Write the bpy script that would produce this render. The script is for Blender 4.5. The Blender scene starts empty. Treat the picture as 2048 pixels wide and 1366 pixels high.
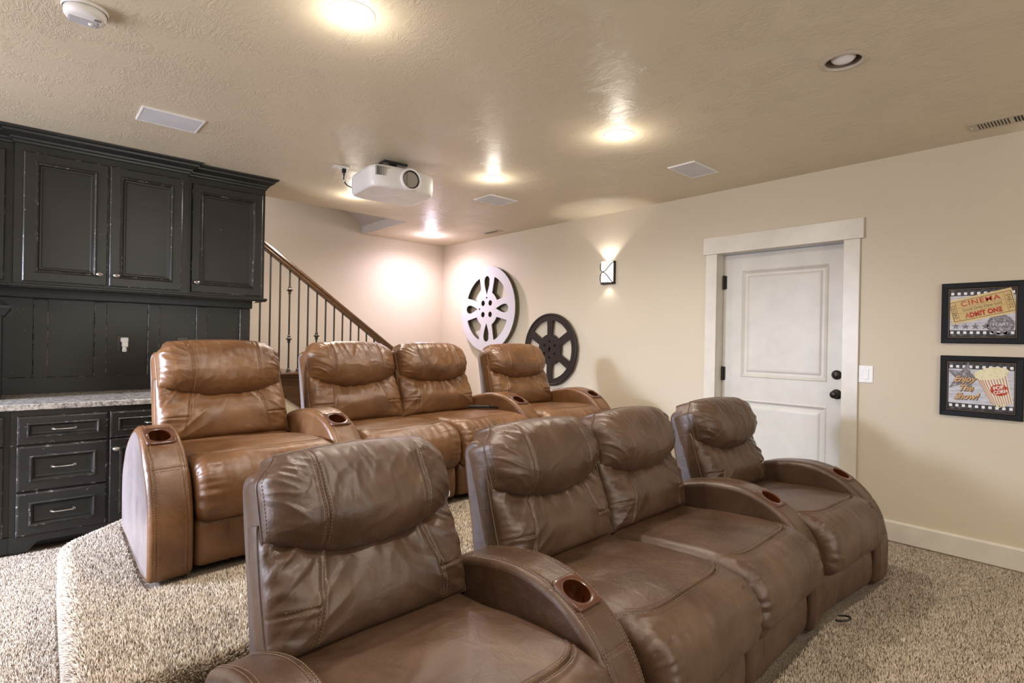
import bpy, bmesh, math, random
import numpy as np
from math import sin, cos, pi, radians, sqrt
from mathutils import Matrix, Vector
from mathutils.geometry import tessellate_polygon

S = bpy.context.scene
COL = S.collection

# ------------------------------------------------------------------ camera
CAM_Z = 1.27
FPX = 1097.57
yaw, pit, rol = radians(48.204), radians(-0.0878), radians(1.0659)
fw = Vector((cos(yaw) * cos(pit), sin(yaw) * cos(pit), sin(pit)))
rt = Vector((sin(yaw), -cos(yaw), 0))
up = rt.cross(fw)
r2 = rt * cos(rol) + up * sin(rol)
u2 = -rt * sin(rol) + up * cos(rol)
cd = bpy.data.cameras.new('camera')
cd.sensor_width = 36
cd.lens = FPX / 2048 * 36
cd.clip_start = 0.05
cam = bpy.data.objects.new('camera', cd)
COL.objects.link(cam)
mw = Matrix.Identity(4)
for i in range(3):
    mw[i][0] = r2[i]; mw[i][1] = u2[i]; mw[i][2] = -fw[i]
mw[2][3] = CAM_Z
cam.matrix_world = mw
S.camera = cam

# ------------------------------------------------------------------ exposure, world
S.view_settings.view_transform = 'Standard'
S.view_settings.look = 'None'
S.view_settings.gamma = 1
S.view_settings.use_curve_mapping = False
S.view_settings.exposure = 0.38
S.cycles.use_denoising = True
S.cycles.max_bounces = 7
S.cycles.diffuse_bounces = 4
S.cycles.glossy_bounces = 3
S.cycles.caustics_reflective = False
S.cycles.caustics_refractive = False
S.cycles.sample_clamp_indirect = 6
w = bpy.data.worlds.new('world')
S.world = w
w.use_nodes = True
w.node_tree.nodes['Background'].inputs[0].default_value = (0.55, 0.65, 0.85, 1)
w.node_tree.nodes['Background'].inputs[1].default_value = 0.25

# room: camera stands at x=0, y=0; right wall x=XR, far wall y=YB
XR, YB, ZC = 4.30, 6.27, 2.54
XL, YF = -3.0, -2.9
PLAT = 0.295


def area(name, loc, rot, sx, sy, power, color, spread=180, shape='RECTANGLE'):
    l = bpy.data.lights.new(name, 'AREA')
    l.shape = shape
    l.size = sx
    if shape == 'RECTANGLE' or shape == 'ELLIPSE':
        l.size_y = sy
    l.energy = power
    l.color = color
    l.spread = radians(spread)
    o = bpy.data.objects.new(name, l)
    o.location = loc
    o.rotation_euler = rot
    COL.objects.link(o)
    return o


def spot(name, loc, rot, power, color, angle=100, blend=0.6, rad=0.03):
    l = bpy.data.lights.new(name, 'SPOT')
    l.energy = power
    l.color = color
    l.spot_size = radians(angle)
    l.spot_blend = blend
    l.shadow_soft_size = rad
    o = bpy.data.objects.new(name, l)
    o.location = loc
    o.rotation_euler = rot
    COL.objects.link(o)
    return o


# daylight through the wide opening in the left wall
DAY = (0.68, 0.77, 1.0)
def aim(p, q):
    d = Vector(q) - Vector(p)
    return d.to_track_quat('-Z', 'Y').to_euler()
dp = (XL + 0.01, 3.95, 1.98)
area('daylight', dp, aim(dp, (0.12, 3.45, 0.1)), 0.6, 0.5, 72, DAY, 66)
area('daylight', (XL + 0.05, 3.2, 1.2), (0, radians(-112), 0), 2.0, 2.1, 95, (0.88, 0.88, 1.0), 160)
# fill light added behind the camera to lift the ceiling and chair fronts
area('added_fill_light', (1.5, YF - 0.05, 1.35), (radians(108), 0, 0), 2.4, 1.8, 36, (1.0, 0.95, 0.88), 160)
# daylight falling down the stairwell from the floor above
area('stairwell_daylight', (0.3, 5.75, 4.7), (radians(0), radians(18), 0), 1.0, 0.7, 100, (0.88, 0.86, 1.0), 140)

# ------------------------------------------------------------------ numpy noise
def _hash(ix, iy, seed):
    h = (ix.astype(np.int64) * 374761393 + iy.astype(np.int64) * 668265263 + seed * 974634721) & 0xFFFFFFFF
    h = ((h ^ (h >> 13)) * 1274126177) & 0xFFFFFFFF
    h = (h ^ (h >> 16)) & 0xFFFFFFFF
    return h / 4294967295.0 * 2 * pi


def nz(x, y, seed=0):
    x, y = np.broadcast_arrays(np.asarray(x, float), np.asarray(y, float))
    ix = np.floor(x); iy = np.floor(y)
    fx = x - ix; fy = y - iy
    ux = fx * fx * fx * (fx * (fx * 6 - 15) + 10)
    uy = fy * fy * fy * (fy * (fy * 6 - 15) + 10)

    def g(dx, dy):
        a = _hash(ix + dx, iy + dy, seed)
        return np.cos(a) * (fx - dx) + np.sin(a) * (fy - dy)
    a = g(0, 0) * (1 - ux) + g(1, 0) * ux
    b = g(0, 1) * (1 - ux) + g(1, 1) * ux
    return (a * (1 - uy) + b * uy) * 1.5


def sstep(e0, e1, x):
    t = np.clip((x - e0) / (e1 - e0), 0, 1)
    return t * t * (3 - 2 * t)


# ------------------------------------------------------------------ materials
class NT:
    def __init__(s, name):
        s.m = bpy.data.materials.new(name)
        s.m.use_nodes = True
        s.t = s.m.node_tree
        s.b = s.t.nodes['Principled BSDF']

    def n(s, typ, **kw):
        nd = s.t.nodes.new(typ)
        for k, v in kw.items():
            if k.startswith('i_'):
                key = k[2:]
                key = int(key) if key.isdigit() else key.replace('_', ' ')
                nd.inputs[key].default_value = v
            else:
                setattr(nd, k, v)
        return nd

    def l(s, a, b):
        s.t.links.new(a, b)

    def coord(s, kind='Object', scale=(1, 1, 1), rot=(0, 0, 0)):
        tc = s.n('ShaderNodeTexCoord')
        mp = s.n('ShaderNodeMapping')
        mp.inputs['Scale'].default_value = scale
        mp.inputs['Rotation'].default_value = rot
        s.l(tc.outputs[kind], mp.inputs['Vector'])
        return mp.outputs[0]

    def noise(s, vec, scale, detail=4, rough=0.55, dist=0.0):
        nd = s.n('ShaderNodeTexNoise')
        nd.inputs['Scale'].default_value = scale
        nd.inputs['Detail'].default_value = detail
        nd.inputs['Roughness'].default_value = rough
        nd.inputs['Distortion'].default_value = dist
        s.l(vec, nd.inputs['Vector'])
        return nd.outputs['Fac']

    def ramp(s, fac, stops):
        r = s.n('ShaderNodeValToRGB')
        el = r.color_ramp.elements
        while len(el) < len(stops):
            el.new(0.5)
        for e, (p, c) in zip(el, stops):
            e.position = p
            e.color = (c[0], c[1], c[2], 1) if hasattr(c, '__len__') else (c, c, c, 1)
        s.l(fac, r.inputs[0])
        return r.outputs[0]

    def math(s, op, a, b=None):
        m = s.n('ShaderNodeMath', operation=op)
        for i, v in enumerate((a, b)):
            if v is None:
                continue
            if isinstance(v, (int, float)):
                m.inputs[i].default_value = v
            else:
                s.l(v, m.inputs[i])
        return m.outputs[0]

    def mix(s, fac, a, b):
        m = s.n('ShaderNodeMix', data_type='RGBA')
        if isinstance(fac, (int, float)):
            m.inputs[0].default_value = fac
        else:
            s.l(fac, m.inputs[0])
        for i, v in ((6, a), (7, b)):
            if hasattr(v, '__len__'):
                m.inputs[i].default_value = (v[0], v[1], v[2], 1)
            else:
                s.l(v, m.inputs[i])
        return m.outputs[2]

    def bump(s, h, strength, dist=0.01, prev=None):
        b = s.n('ShaderNodeBump')
        b.inputs['Strength'].default_value = strength
        b.inputs['Distance'].default_value = dist
        s.l(h, b.inputs['Height'])
        if prev is not None:
            s.l(prev, b.inputs['Normal'])
        return b.outputs[0]

    def set(s, col=None, rough=None, metal=None, spec=None, coat=None, normal=None, emit=None, estr=None, sheen=None):
        B = s.b
        def put(k, v):
            if isinstance(v, (int, float)):
                B.inputs[k].default_value = v
            elif hasattr(v, '__len__'):
                B.inputs[k].default_value = (v[0], v[1], v[2], 1)
            else:
                s.l(v, B.inputs[k])
        if col is not None: put('Base Color', col)
        if rough is not None: put('Roughness', rough)
        if metal is not None: put('Metallic', metal)
        if spec is not None: put('Specular IOR Level', spec)
        if coat is not None: put('Coat Weight', coat)
        if normal is not None: s.l(normal, B.inputs['Normal'])
        if emit is not None: put('Emission Color', emit)
        if estr is not None: put('Emission Strength', estr)
        if sheen is not None: put('Sheen Weight', sheen)
        return s.m


def srgb(r, g, b):
    f = lambda c: (c / 255 / 12.92) if c / 255 <= 0.04045 else ((c / 255 + 0.055) / 1.055) ** 2.4
    return (f(r), f(g), f(b))


def plain(name, col, rough=0.5, metal=0.0, spec=0.5, coat=0.0):
    t = NT(name)
    v = t.coord('Object')
    f = t.noise(v, 6, 3)
    k = t.ramp(f, [(0.3, tuple(c * 0.93 for c in col)), (0.7, tuple(min(1, c * 1.05) for c in col))])
    return t.set(k, rough, metal, spec, coat)


def mk_wall(name, col, bump=0.12):
    t = NT(name)
    v = t.coord('Object')
    f = t.noise(v, 1.3, 3)
    k = t.ramp(f, [(0.3, tuple(c * 0.97 for c in col)), (0.7, col)])
    h = t.noise(v, 75, 3, 0.5)
    h2 = t.noise(v, 9, 5, 0.55, 0.8)
    s = t.math('ADD', t.math('MULTIPLY', h, 0.35), t.ramp(h2, [(0.45, 0.0), (0.52, 0.5), (0.6, 0.55)]))
    return t.set(k, 0.55, 0, 0.35, normal=t.bump(s, bump, 0.004))


def mk_ceiling():
    t = NT('ceiling_plaster')
    v = t.coord('Object')
    col = (0.66, 0.575, 0.43)
    k = t.ramp(t.noise(v, 0.9, 3), [(0.3, tuple(c * 0.96 for c in col)), (0.7, tuple(c * 1.03 for c in col))])
    # hand trowelled ridges: contour lines of warped noise, in patches of changing direction
    va = t.coord('Object', (1, 0.35, 1), (0, 0, 0.5))
    vb = t.coord('Object', (1, 0.35, 1), (0, 0, -0.7))
    na = t.noise(va, 26, 5, 0.62, 1.4)
    nb = t.noise(vb, 24, 5, 0.62, 1.4)
    ra = t.ramp(na, [(0.40, 0.0), (0.47, 0.85), (0.50, 1.0), (0.56, 0.15), (0.62, 0.0)])
    rb = t.ramp(nb, [(0.40, 0.0), (0.47, 0.85), (0.50, 1.0), (0.56, 0.15), (0.62, 0.0)])
    pick = t.ramp(t.noise(v, 2.6, 2), [(0.44, 0.0), (0.56, 1.0)])
    r = t.mix(pick, ra, rb)
    patch = t.ramp(t.noise(v, 4.2, 4, 0.6, 0.6), [(0.46, 0.0), (0.62, 1.0)])
    h = t.math('MULTIPLY', r, patch)
    h = t.math('ADD', h, t.math('MULTIPLY', t.noise(v, 60, 4), 0.35))
    return t.set(k, 0.42, 0, 0.4, normal=t.bump(h, 0.42, 0.006))


def mk_leather(name, c_dark, c_mid, c_light, seed=0.0):
    t = NT(name)
    v = t.coord('Object')
    mp = t.n('ShaderNodeMapping')
    t.l(v, mp.inputs['Vector'])
    oi = t.n('ShaderNodeObjectInfo')
    cx = t.n('ShaderNodeCombineXYZ')
    t.l(t.math('MULTIPLY', oi.outputs['Random'], 9.0), cx.inputs[0])
    t.l(t.math('MULTIPLY', oi.outputs['Random'], 5.0), cx.inputs[1])
    t.l(cx.outputs[0], mp.inputs['Location'])
    vv = mp.outputs[0]
    big = t.noise(vv, 4.5, 5, 0.6, 0.6)
    k = t.ramp(big, [(0.28, c_dark), (0.5, c_mid), (0.74, c_light)])
    vor = t.n('ShaderNodeTexVoronoi', feature='DISTANCE_TO_EDGE')
    vor.inputs['Scale'].default_value = 480
    t.l(vv, vor.inputs['Vector'])
    grain = t.ramp(vor.outputs['Distance'], [(0.0, 0.0), (0.25, 1.0)])
    cre = t.noise(vv, 38, 5, 0.65, 1.2)
    crease = t.ramp(cre, [(0.42, 1.0), (0.49, 0.0), (0.51, 0.0), (0.58, 1.0)])
    soft = t.noise(vv, 13, 3, 0.5, 0.5)
    n1 = t.bump(soft, 0.20, 0.02)
    n2 = t.bump(crease, 0.06, 0.002, n1)
    n3 = t.bump(grain, 0.22, 0.0006, n2)
    rough = t.ramp(t.noise(vv, 9, 4), [(0.3, 0.27), (0.7, 0.36)])
    return t.set(k, rough, 0, 0.55, 0.0, n3)


def mk_black_wood():
    t = NT('black_distressed_paint')
    v = t.coord('Object')
    k = t.ramp(t.noise(v, 3, 4), [(0.3, (0.013, 0.0125, 0.0112)), (0.7, (0.022, 0.0208, 0.0185))])
    # nicks and specks where the wood shows through
    sp = t.noise(v, 42, 3, 0.6)
    spm = t.ramp(sp, [(0.735, 0.0), (0.76, 0.75)])
    vl = t.coord('Object', (1, 1, 0.12))
    sl = t.ramp(t.noise(vl, 150, 3, 0.6), [(0.745, 0.0), (0.77, 0.6)])
    m = t.math('MAXIMUM', spm, sl)
    k2 = t.mix(m, k, (0.34, 0.31, 0.28))
    h = t.noise(t.coord('Object', (1, 1, 0.15)), 40, 3)
    return t.set(k2, 0.34, 0, 0.42, normal=t.bump(h, 0.06, 0.002))


def mk_worn_edge(name='worn_black_edge', th=0.56):
    t = NT(name)
    v = t.coord('Object')
    n1 = t.noise(v, 34, 5, 0.7)
    m = t.ramp(n1, [(th, 0.0), (th + 0.10, 0.8)])
    k = t.mix(m, (0.022, 0.020, 0.019), (0.33, 0.31, 0.29))
    return t.set(k, 0.3, 0, 0.55)


def mk_granite():
    t = NT('granite')
    v = t.coord('Object')
    a = t.ramp(t.noise(v, 26, 6, 0.7, 0.4), [(0.38, (0.04, 0.035, 0.03)), (0.47, (0.26, 0.23, 0.195)), (0.56, (0.46, 0.42, 0.37)), (0.72, (0.68, 0.65, 0.60))])
    b = t.ramp(t.noise(v, 95, 4, 0.7), [(0.40, (0.04, 0.04, 0.04)), (0.52, (0.55, 0.52, 0.48))])
    vor = t.ramp(t.noise(v, 7, 4, 0.6, 1.0), [(0.35, 0.3), (0.65, 0.75)])
    return t.set(t.mix(vor, b, a), 0.22, 0, 0.5)


def mk_wood(name, ca, cb, rough=0.35, axis=(14, 14, 1.2)):
    t = NT(name)
    v = t.coord('Object', axis)
    k = t.ramp(t.noise(v, 3.2, 5, 0.6, 1.2), [(0.3, ca), (0.7, cb)])
    return t.set(k, rough, 0, 0.5, 0.1)


def mk_carpet():
    t = NT('carpet_yarn')
    at = t.n('ShaderNodeAttribute', attribute_name='fleck')
    k = t.ramp(at.outputs['Fac'], [(0.0, (0.10, 0.068, 0.046)), (0.25, (0.33, 0.255, 0.185)), (0.55, (0.54, 0.45, 0.345)), (1.0, (0.76, 0.67, 0.55))])
    return t.set(k, 0.9, 0, 0.15, sheen=0.15)


def mk_carpet_base():
    t = NT('carpet_backing')
    v = t.coord('Object')
    k = t.ramp(t.noise(v, 160, 3, 0.7), [(0.35, (0.12, 0.09, 0.07)), (0.65, (0.40, 0.33, 0.26))])
    return t.set(k, 0.95, 0, 0.1, normal=t.bump(t.noise(v, 150, 3), 0.8, 0.01))


def mk_emit(name, col, strength):
    t = NT(name)
    return t.set((0.9, 0.9, 0.9), 0.4, 0, 0.3, emit=col, estr=strength)


def mk_planks():
    t = NT('whitewashed_plank_print')
    v = t.coord('Object', (1, 1.2, 16))
    a = t.ramp(t.noise(v, 7, 5, 0.7), [(0.3, srgb(150, 150, 160)), (0.55, srgb(205, 206, 214)), (0.8, srgb(228, 228, 234))])
    g = t.ramp(t.noise(t.coord('Object'), 22, 5, 0.7), [(0.42, 0.0), (0.7, 0.5)])
    return t.set(t.mix(g, a, srgb(170, 168, 172)), 0.5, 0, 0.3)


def mk_ink(name, col, wear=(0.4, 0.3), back=(0.7, 0.68, 0.66)):
    t = NT(name)
    v = t.coord('Object')
    f = t.ramp(t.noise(v, 55, 5, 0.7), [(0.5, 0.0), (0.68, wear[0])])
    return t.set(t.mix(f, col, back), 0.5, 0, 0.3)


M = {}
M['wall'] = mk_wall('wall_paint', (0.62, 0.545, 0.42))
M['ceiling'] = mk_ceiling()
M['wellwall'] = mk_wall('stairwell_paint', (0.60, 0.58, 0.56), 0.06)
M['white'] = plain('white_trim_paint', (0.66, 0.62, 0.54), 0.32, 0, 0.5)
M['door'] = plain('door_paint', (0.60, 0.575, 0.51), 0.38, 0, 0.45)
M['plastic'] = plain('white_plastic', (0.80, 0.79, 0.77), 0.35)
M['grille'] = plain('grey_speaker_cloth', (0.62, 0.63, 0.65), 0.7)
M['greyplastic'] = plain('pale_grey_plastic', (0.50, 0.50, 0.53), 0.45)
M['leather_tan'] = mk_leather('tan_leather', (0.092, 0.039, 0.014), (0.152, 0.069, 0.027), (0.225, 0.112, 0.050))
M['leather_brown'] = mk_leather('brown_leather', (0.052, 0.027, 0.016), (0.082, 0.045, 0.027), (0.122, 0.071, 0.045))
M['vinyl_tan'] = mk_leather('tan_daylit_side', (0.19, 0.157, 0.148), (0.235, 0.196, 0.186), (0.275, 0.232, 0.222))  # grey of the daylight on the chair sides, put into the colour
M['vinyl_brown'] = mk_leather('brown_daylit_side', (0.075, 0.056, 0.050), (0.095, 0.073, 0.066), (0.118, 0.092, 0.084))  # same daylight grey mixed into the darker side colour
M['thread_tan'] = plain('tan_thread', (0.23, 0.115, 0.048), 0.6)
M['thread_brown'] = plain('brown_thread', (0.165, 0.095, 0.050), 0.6)
M['cup'] = plain('red_brown_cup_plastic', (0.085, 0.032, 0.018), 0.28, 0, 0.5, 0.1)
M['cup_in'] = plain('red_brown_cup_inside', (0.060, 0.014, 0.004), 0.2, 0, 0.5, 0.1)
M['black'] = mk_black_wood()
M['worn'] = mk_worn_edge()
M['wornlight'] = mk_worn_edge('rubbed_batten_edge', 0.47)
M['granite'] = mk_granite()
M['nickel'] = plain('brushed_nickel', (0.62, 0.60, 0.57), 0.28, 1.0)
M['darkbronze'] = plain('dark_bronze', (0.035, 0.028, 0.024), 0.35, 0.6)
M['iron'] = plain('wrought_iron', (0.045, 0.037, 0.030), 0.42, 0.3)
M['blackplastic'] = plain('black_plastic', (0.012, 0.012, 0.013), 0.38)
M['plate'] = plain('dark_bronze_cover_plate', (0.05, 0.047, 0.043), 0.28, 0.5)
M['darkbase'] = plain('dark_base_cloth', (0.012, 0.011, 0.010), 0.8)
M['oak'] = mk_wood('dark_stained_wood', (0.050, 0.024, 0.011), (0.12, 0.062, 0.030), 0.30, (1.2, 14, 14))
M['carpet'] = mk_carpet()
M['carpetbase'] = mk_carpet_base()
M['bulb_on'] = mk_emit('lit_bulb_glass', (1.0, 0.93, 0.82), 34)
M['bulb_cool'] = mk_emit('lit_cool_bulb_glass', (0.97, 0.92, 1.0), 34)
M['bulb_off'] = plain('unlit_bulb_glass', (0.80, 0.78, 0.77), 0.15, 0, 0.6)
M['trimring'] = plain('cream_trim_ring', (0.52, 0.45, 0.36), 0.4)
M['trimwhite'] = plain('white_trim_ring', (0.72, 0.70, 0.68), 0.35)
M['baffle'] = plain('tan_baffle', (0.20, 0.16, 0.12), 0.5)
M['shade'] = mk_emit('lit_opal_glass', (1.0, 0.95, 0.88), 1.5)
M['reelwhite'] = mk_ink('chipped_white_paint', (0.55, 0.535, 0.55), (0.0, 0.0))
M['reelrim'] = plain('aged_olive_metal', (0.13, 0.115, 0.07), 0.45, 0.3)
M['reeldark'] = plain('dark_brown_metal', (0.020, 0.013, 0.010), 0.5, 0.0, 0.3)
M['frame'] = plain('black_picture_frame', (0.007, 0.007, 0.008), 0.5, 0, 0.2)
M['gilt'] = plain('thin_gilt_lip', (0.16, 0.10, 0.05), 0.4, 0.3)
M['planks'] = mk_planks()
M['film'] = mk_ink('film_strip_ink', (0.035, 0.032, 0.033), (0.35, 0), (0.3, 0.28, 0.27))
M['perf'] = plain('film_perforation', (0.78, 0.78, 0.79), 0.5)
M['ticket'] = mk_ink('ticket_paper', srgb(206, 178, 122), (0.35, 0), srgb(186, 150, 96))
M['ticketpale'] = plain('ticket_border_paper', srgb(215, 190, 138), 0.55)
M['inkred'] = mk_ink('red_ink', srgb(172, 44, 26), (0.5, 0), srgb(206, 178, 122))
M['inkdark'] = mk_ink('dark_ink', srgb(78, 62, 50), (0.4, 0), srgb(190, 165, 115))
M['inkgrey'] = mk_ink('grey_ink', srgb(112, 108, 112), (0.8, 0), srgb(195, 195, 202))
M['inkpale'] = plain('pale_ink', srgb(214, 214, 220), 0.5)
M['inkgold'] = plain('gold_ink', srgb(212, 168, 104), 0.5)
M['inkbrown'] = plain('brown_ink', srgb(74, 48, 30), 0.5)
M['popcorn'] = mk_ink('popcorn_print', srgb(226, 219, 186), (0.7, 0), srgb(200, 182, 122))
M['cream'] = plain('cream_print', srgb(226, 218, 206), 0.5)
M['stripe'] = plain('tan_stripe_print', srgb(176, 118, 62), 0.5)
M['slat'] = plain('grey_vent_plastic', (0.24, 0.235, 0.22), 0.5)
M['lens'] = plain('lens_glass', (0.34, 0.33, 0.29), 0.15, 0, 0.6)
M['vent'] = plain('beige_vent_metal', (0.50, 0.435, 0.33), 0.4)
M['ventdark'] = plain('vent_shadow_gap', (0.02, 0.015, 0.01), 0.8)
M['orange'] = plain('orange_liquid', (0.55, 0.10, 0.02), 0.2)


# ------------------------------------------------------------------ mesh builder
class MB:
    def __init__(s):
        s.v = []; s.f = []; s.mi = []; s.sm = []; s.nv = 0

    def add(s, V, F, mat=0, smooth=True, T=None):
        V = np.array(V, float).reshape(-1, 3)
        if T is not None:
            A = np.array(T)
            V = V @ A[:3, :3].T + A[:3, 3]
        s.v.append(V)
        o = s.nv
        for k, f in enumerate(F):
            s.f.append(tuple(int(i) + o for i in f))
        s.mi += list(mat) if isinstance(mat, (list, np.ndarray)) else [mat] * len(F)
        s.sm += [smooth] * len(F)
        s.nv += len(V)

    def grid(s, P, cu=False, cv=False, mat=0, smooth=True, flip=False, T=None, mask=None):
        n, m = P.shape[:2]
        F = []
        for i in range(n if cu else n - 1):
            i2 = (i + 1) % n
            for j in range(m if cv else m - 1):
                if mask is not None and mask[i, j]:
                    continue
                j2 = (j + 1) % m
                q = (i * m + j, i2 * m + j, i2 * m + j2, i * m + j2)
                F.append(q[::-1] if flip else q)
        s.add(P.reshape(-1, 3), F, mat, smooth, T)

    def box(s, a, b, mat=0, bev=0.0, seg=2, T=None):
        a = np.array(a, float); b = np.array(b, float)
        bm = bmesh.new()
        bmesh.ops.create_cube(bm, size=1)
        for v in bm.verts:
            v.co = Vector([a[i] + (v.co[i] + 0.5) * (b[i] - a[i]) for i in range(3)])
        if bev > 0:
            bmesh.ops.bevel(bm, geom=list(bm.edges), offset=bev, segments=seg, profile=0.5, affect='EDGES')
        bm.verts.index_update()
        s.add([v.co[:] for v in bm.verts], [[v.index for v in f.verts] for f in bm.faces], mat, False, T)
        bm.free()

    def lathe(s, prof, n=32, mat=0, T=None, smooth=True, caps=False):
        P = np.zeros((len(prof), n, 3))
        for i, (r, z) in enumerate(prof):
            a = np.linspace(0, 2 * pi, n, endpoint=False)
            P[i, :, 0] = r * np.cos(a); P[i, :, 1] = r * np.sin(a); P[i, :, 2] = z
        s.grid(P, cv=True, mat=mat, smooth=smooth, T=T, flip=True)
        if caps:
            for k, ring in ((0, P[0]), (1, P[-1])):
                f = list(range(n))
                s.add(ring, [f[::-1] if k == 0 else f], mat, False, T)

    def tube(s, path, r, n=10, mat=0, closed=False, T=None, caps=True):
        path = np.asarray(path, float)
        m = len(path)
        if closed:
            tg = np.roll(path, -1, 0) - np.roll(path, 1, 0)
        else:
            tg = np.gradient(path, axis=0)
        tg /= np.linalg.norm(tg, axis=1)[:, None] + 1e-12
        ref = np.array([0, 0, 1.0]) if abs(tg[0][2]) < 0.9 else np.array([1.0, 0, 0])
        P = np.zeros((m, n, 3))
        rr = np.broadcast_to(np.asarray(r, float), (m,))
        nrm = np.cross(tg[0], ref)
        for i in range(m):
            nrm = nrm - tg[i] * (nrm @ tg[i])
            nrm /= np.linalg.norm(nrm)
            bn = np.cross(tg[i], nrm)
            a = np.linspace(0, 2 * pi, n, endpoint=False)
            P[i] = path[i] + rr[i] * (np.cos(a)[:, None] * nrm + np.sin(a)[:, None] * bn)
        s.grid(P, cu=closed, cv=True, mat=mat, T=T)
        if caps and not closed:
            s.add(P[0], [list(range(n))], mat, False, T)
            s.add(P[-1], [list(range(n))[::-1]], mat, False, T)

    def poly(s, outer, holes=(), z=0.0, mat=0, T=None, flip=False):
        polys = [[Vector((p[0], p[1], 0)) for p in outer]] + [[Vector((p[0], p[1], 0)) for p in h] for h in holes]
        tri = tessellate_polygon(polys)
        V = [(p[0], p[1], z) for pl in polys for p in pl]
        F = []
        for a, b, c in tri:
            ax, ay = V[b][0] - V[a][0], V[b][1] - V[a][1]
            bx, by = V[c][0] - V[a][0], V[c][1] - V[a][1]
            up_ = ax * by - ay * bx > 0
            F.append((a, b, c) if up_ != flip else (c, b, a))
        s.add(V, F, mat, False, T)

    def prism(s, outer, z0, z1, holes=(), mat=0, side=None, T=None):
        s.poly(outer, holes, z1, mat, T)
        s.poly(outer, holes, z0, mat, T, flip=True)
        for k, pl in enumerate([outer] + list(holes)):
            n = len(pl)
            P = np.zeros((2, n, 3))
            P[0, :, :2] = pl; P[1, :, :2] = pl
            P[0, :, 2] = z0; P[1, :, 2] = z1
            ar = sum(pl[i][0] * pl[(i + 1) % n][1] - pl[(i + 1) % n][0] * pl[i][1] for i in range(n))
            s.grid(P, cv=True, mat=mat if side is None else side, smooth=n > 24, T=T, flip=(ar > 0) == (k == 0))

    def rings(s, x0, x1, z0, z1, y, steps, T=None, mats=None, fill=0):
        """Nested rectangles: (inset, depth towards -y) from the outside in; last ring is filled."""
        R = []
        for ins, d in steps:
            R.append([(x0 + ins, y - d, z0 + ins), (x1 - ins, y - d, z0 + ins), (x1 - ins, y - d, z1 - ins), (x0 + ins, y - d, z1 - ins)])
        for i in range(len(R) - 1):
            V = R[i] + R[i + 1]
            F = [(k, (k + 1) % 4, 4 + (k + 1) % 4, 4 + k) for k in range(4)]
            s.add(V, F, 0 if mats is None else mats[i], False, T)
        s.add(R[-1], [(0, 1, 2, 3)], fill, False, T)

    def build(s, name, mats, parent=None, label=None):
        me = bpy.data.meshes.new(name)
        V = np.concatenate(s.v) if s.v else np.zeros((0, 3))
        me.from_pydata(V.tolist(), [], s.f)
        for m in (mats if isinstance(mats, (list, tuple)) else [mats]):
            me.materials.append(M[m] if isinstance(m, str) else m)
        me.polygons.foreach_set('material_index', np.array(s.mi, np.int32))
        me.polygons.foreach_set('use_smooth', np.array(s.sm, bool))
        me.update()
        o = bpy.data.objects.new(name, me)
        COL.objects.link(o)
        if parent is not None:
            o.parent = parent
        if label:
            o['label'] = label
        return o


def thing(name, label, cat, loc=(0, 0, 0), rz=0.0, group=None):
    o = bpy.data.objects.new(name, None)
    o.empty_display_size = 0.1
    o.location = loc
    o.rotation_euler = (0, 0, rz)
    COL.objects.link(o)
    return tag(o, label, cat, group)


def tag(o, label, cat, group=None):
    o['label'] = label
    o['category'] = cat
    if group:
        o['group'] = group
    return o


def structure(o):
    o['kind'] = 'structure'
    return o


def T_(loc=(0, 0, 0), rz=0.0):
    return Matrix.Translation(loc) @ Matrix.Rotation(rz, 4, 'Z')


def frame_yz(x, sgn=-1):
    """Local (u,v,w) with u along -y (image right on the right wall), v up, w into the room (-x)."""
    m = Matrix.Identity(4)
    m[0][0], m[1][0], m[2][0] = 0, -1, 0
    m[0][1], m[1][1], m[2][1] = 0, 0, 1
    m[0][2], m[1][2], m[2][2] = -1, 0, 0
    m[0][3] = x
    return m


def circle(cx, cy, r, n=32, a0=0.0):
    return [(cx + r * cos(a0 + 2 * pi * i / n), cy + r * sin(a0 + 2 * pi * i / n)) for i in range(n)]


def resample(P, n, closed=True):
    P = np.asarray(P, float)
    m = len(P)
    out = []
    for i in range(m if closed else m - 1):
        p0 = P[(i - 1) % m] if closed or i > 0 else P[0]
        p1 = P[i]; p2 = P[(i + 1) % m]
        p3 = P[(i + 2) % m] if closed or i + 2 < m else P[-1]
        for t in np.linspace(0, 1, 16, endpoint=False):
            out.append(0.5 * (2 * p1 + (p2 - p0) * t + (2 * p0 - 5 * p1 + 4 * p2 - p3) * t * t + (3 * p1 - p0 - 3 * p2 + p3) * t ** 3))
    if not closed:
        out.append(P[-1])
    out = np.array(out)
    if closed:
        out = np.vstack([out, out[:1]])
    d = np.r_[0, np.cumsum(np.linalg.norm(np.diff(out, axis=0), axis=1))]
    s = np.linspace(0, d[-1], n, endpoint=not closed)
    return np.stack([np.interp(s, d, out[:, k]) for k in range(out.shape[1])], 1)


# ------------------------------------------------------------------ lamp positions (needed for the ceiling holes)
LAMPS = [  # x, y, state
    (0.949, 2.043, 'on'), (2.709, 2.084, 'on'), (2.746, 3.326, 'on'), (3.708, 5.666, 'cool'),
    (2.205, 4.62, 'on'), (2.71, 0.855, 'off'),
    (0.95, 0.5, 'on'), (0.95, -1.4, 'on'), (2.75, -1.2, 'on'), (-1.2, 2.05, 'on'), (-1.2, -0.6, 'on'),  # unseen lamps added to light the room evenly
]
RT = 0.074  # radius of the hole in the ceiling

# ------------------------------------------------------------------ room shell
mb = MB()
mb.poly([(XL, YF), (XR, YF), (XR, YB), (XL, YB)], [], -0.014)
floor = structure(mb.build('floor', 'carpetbase'))

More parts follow.
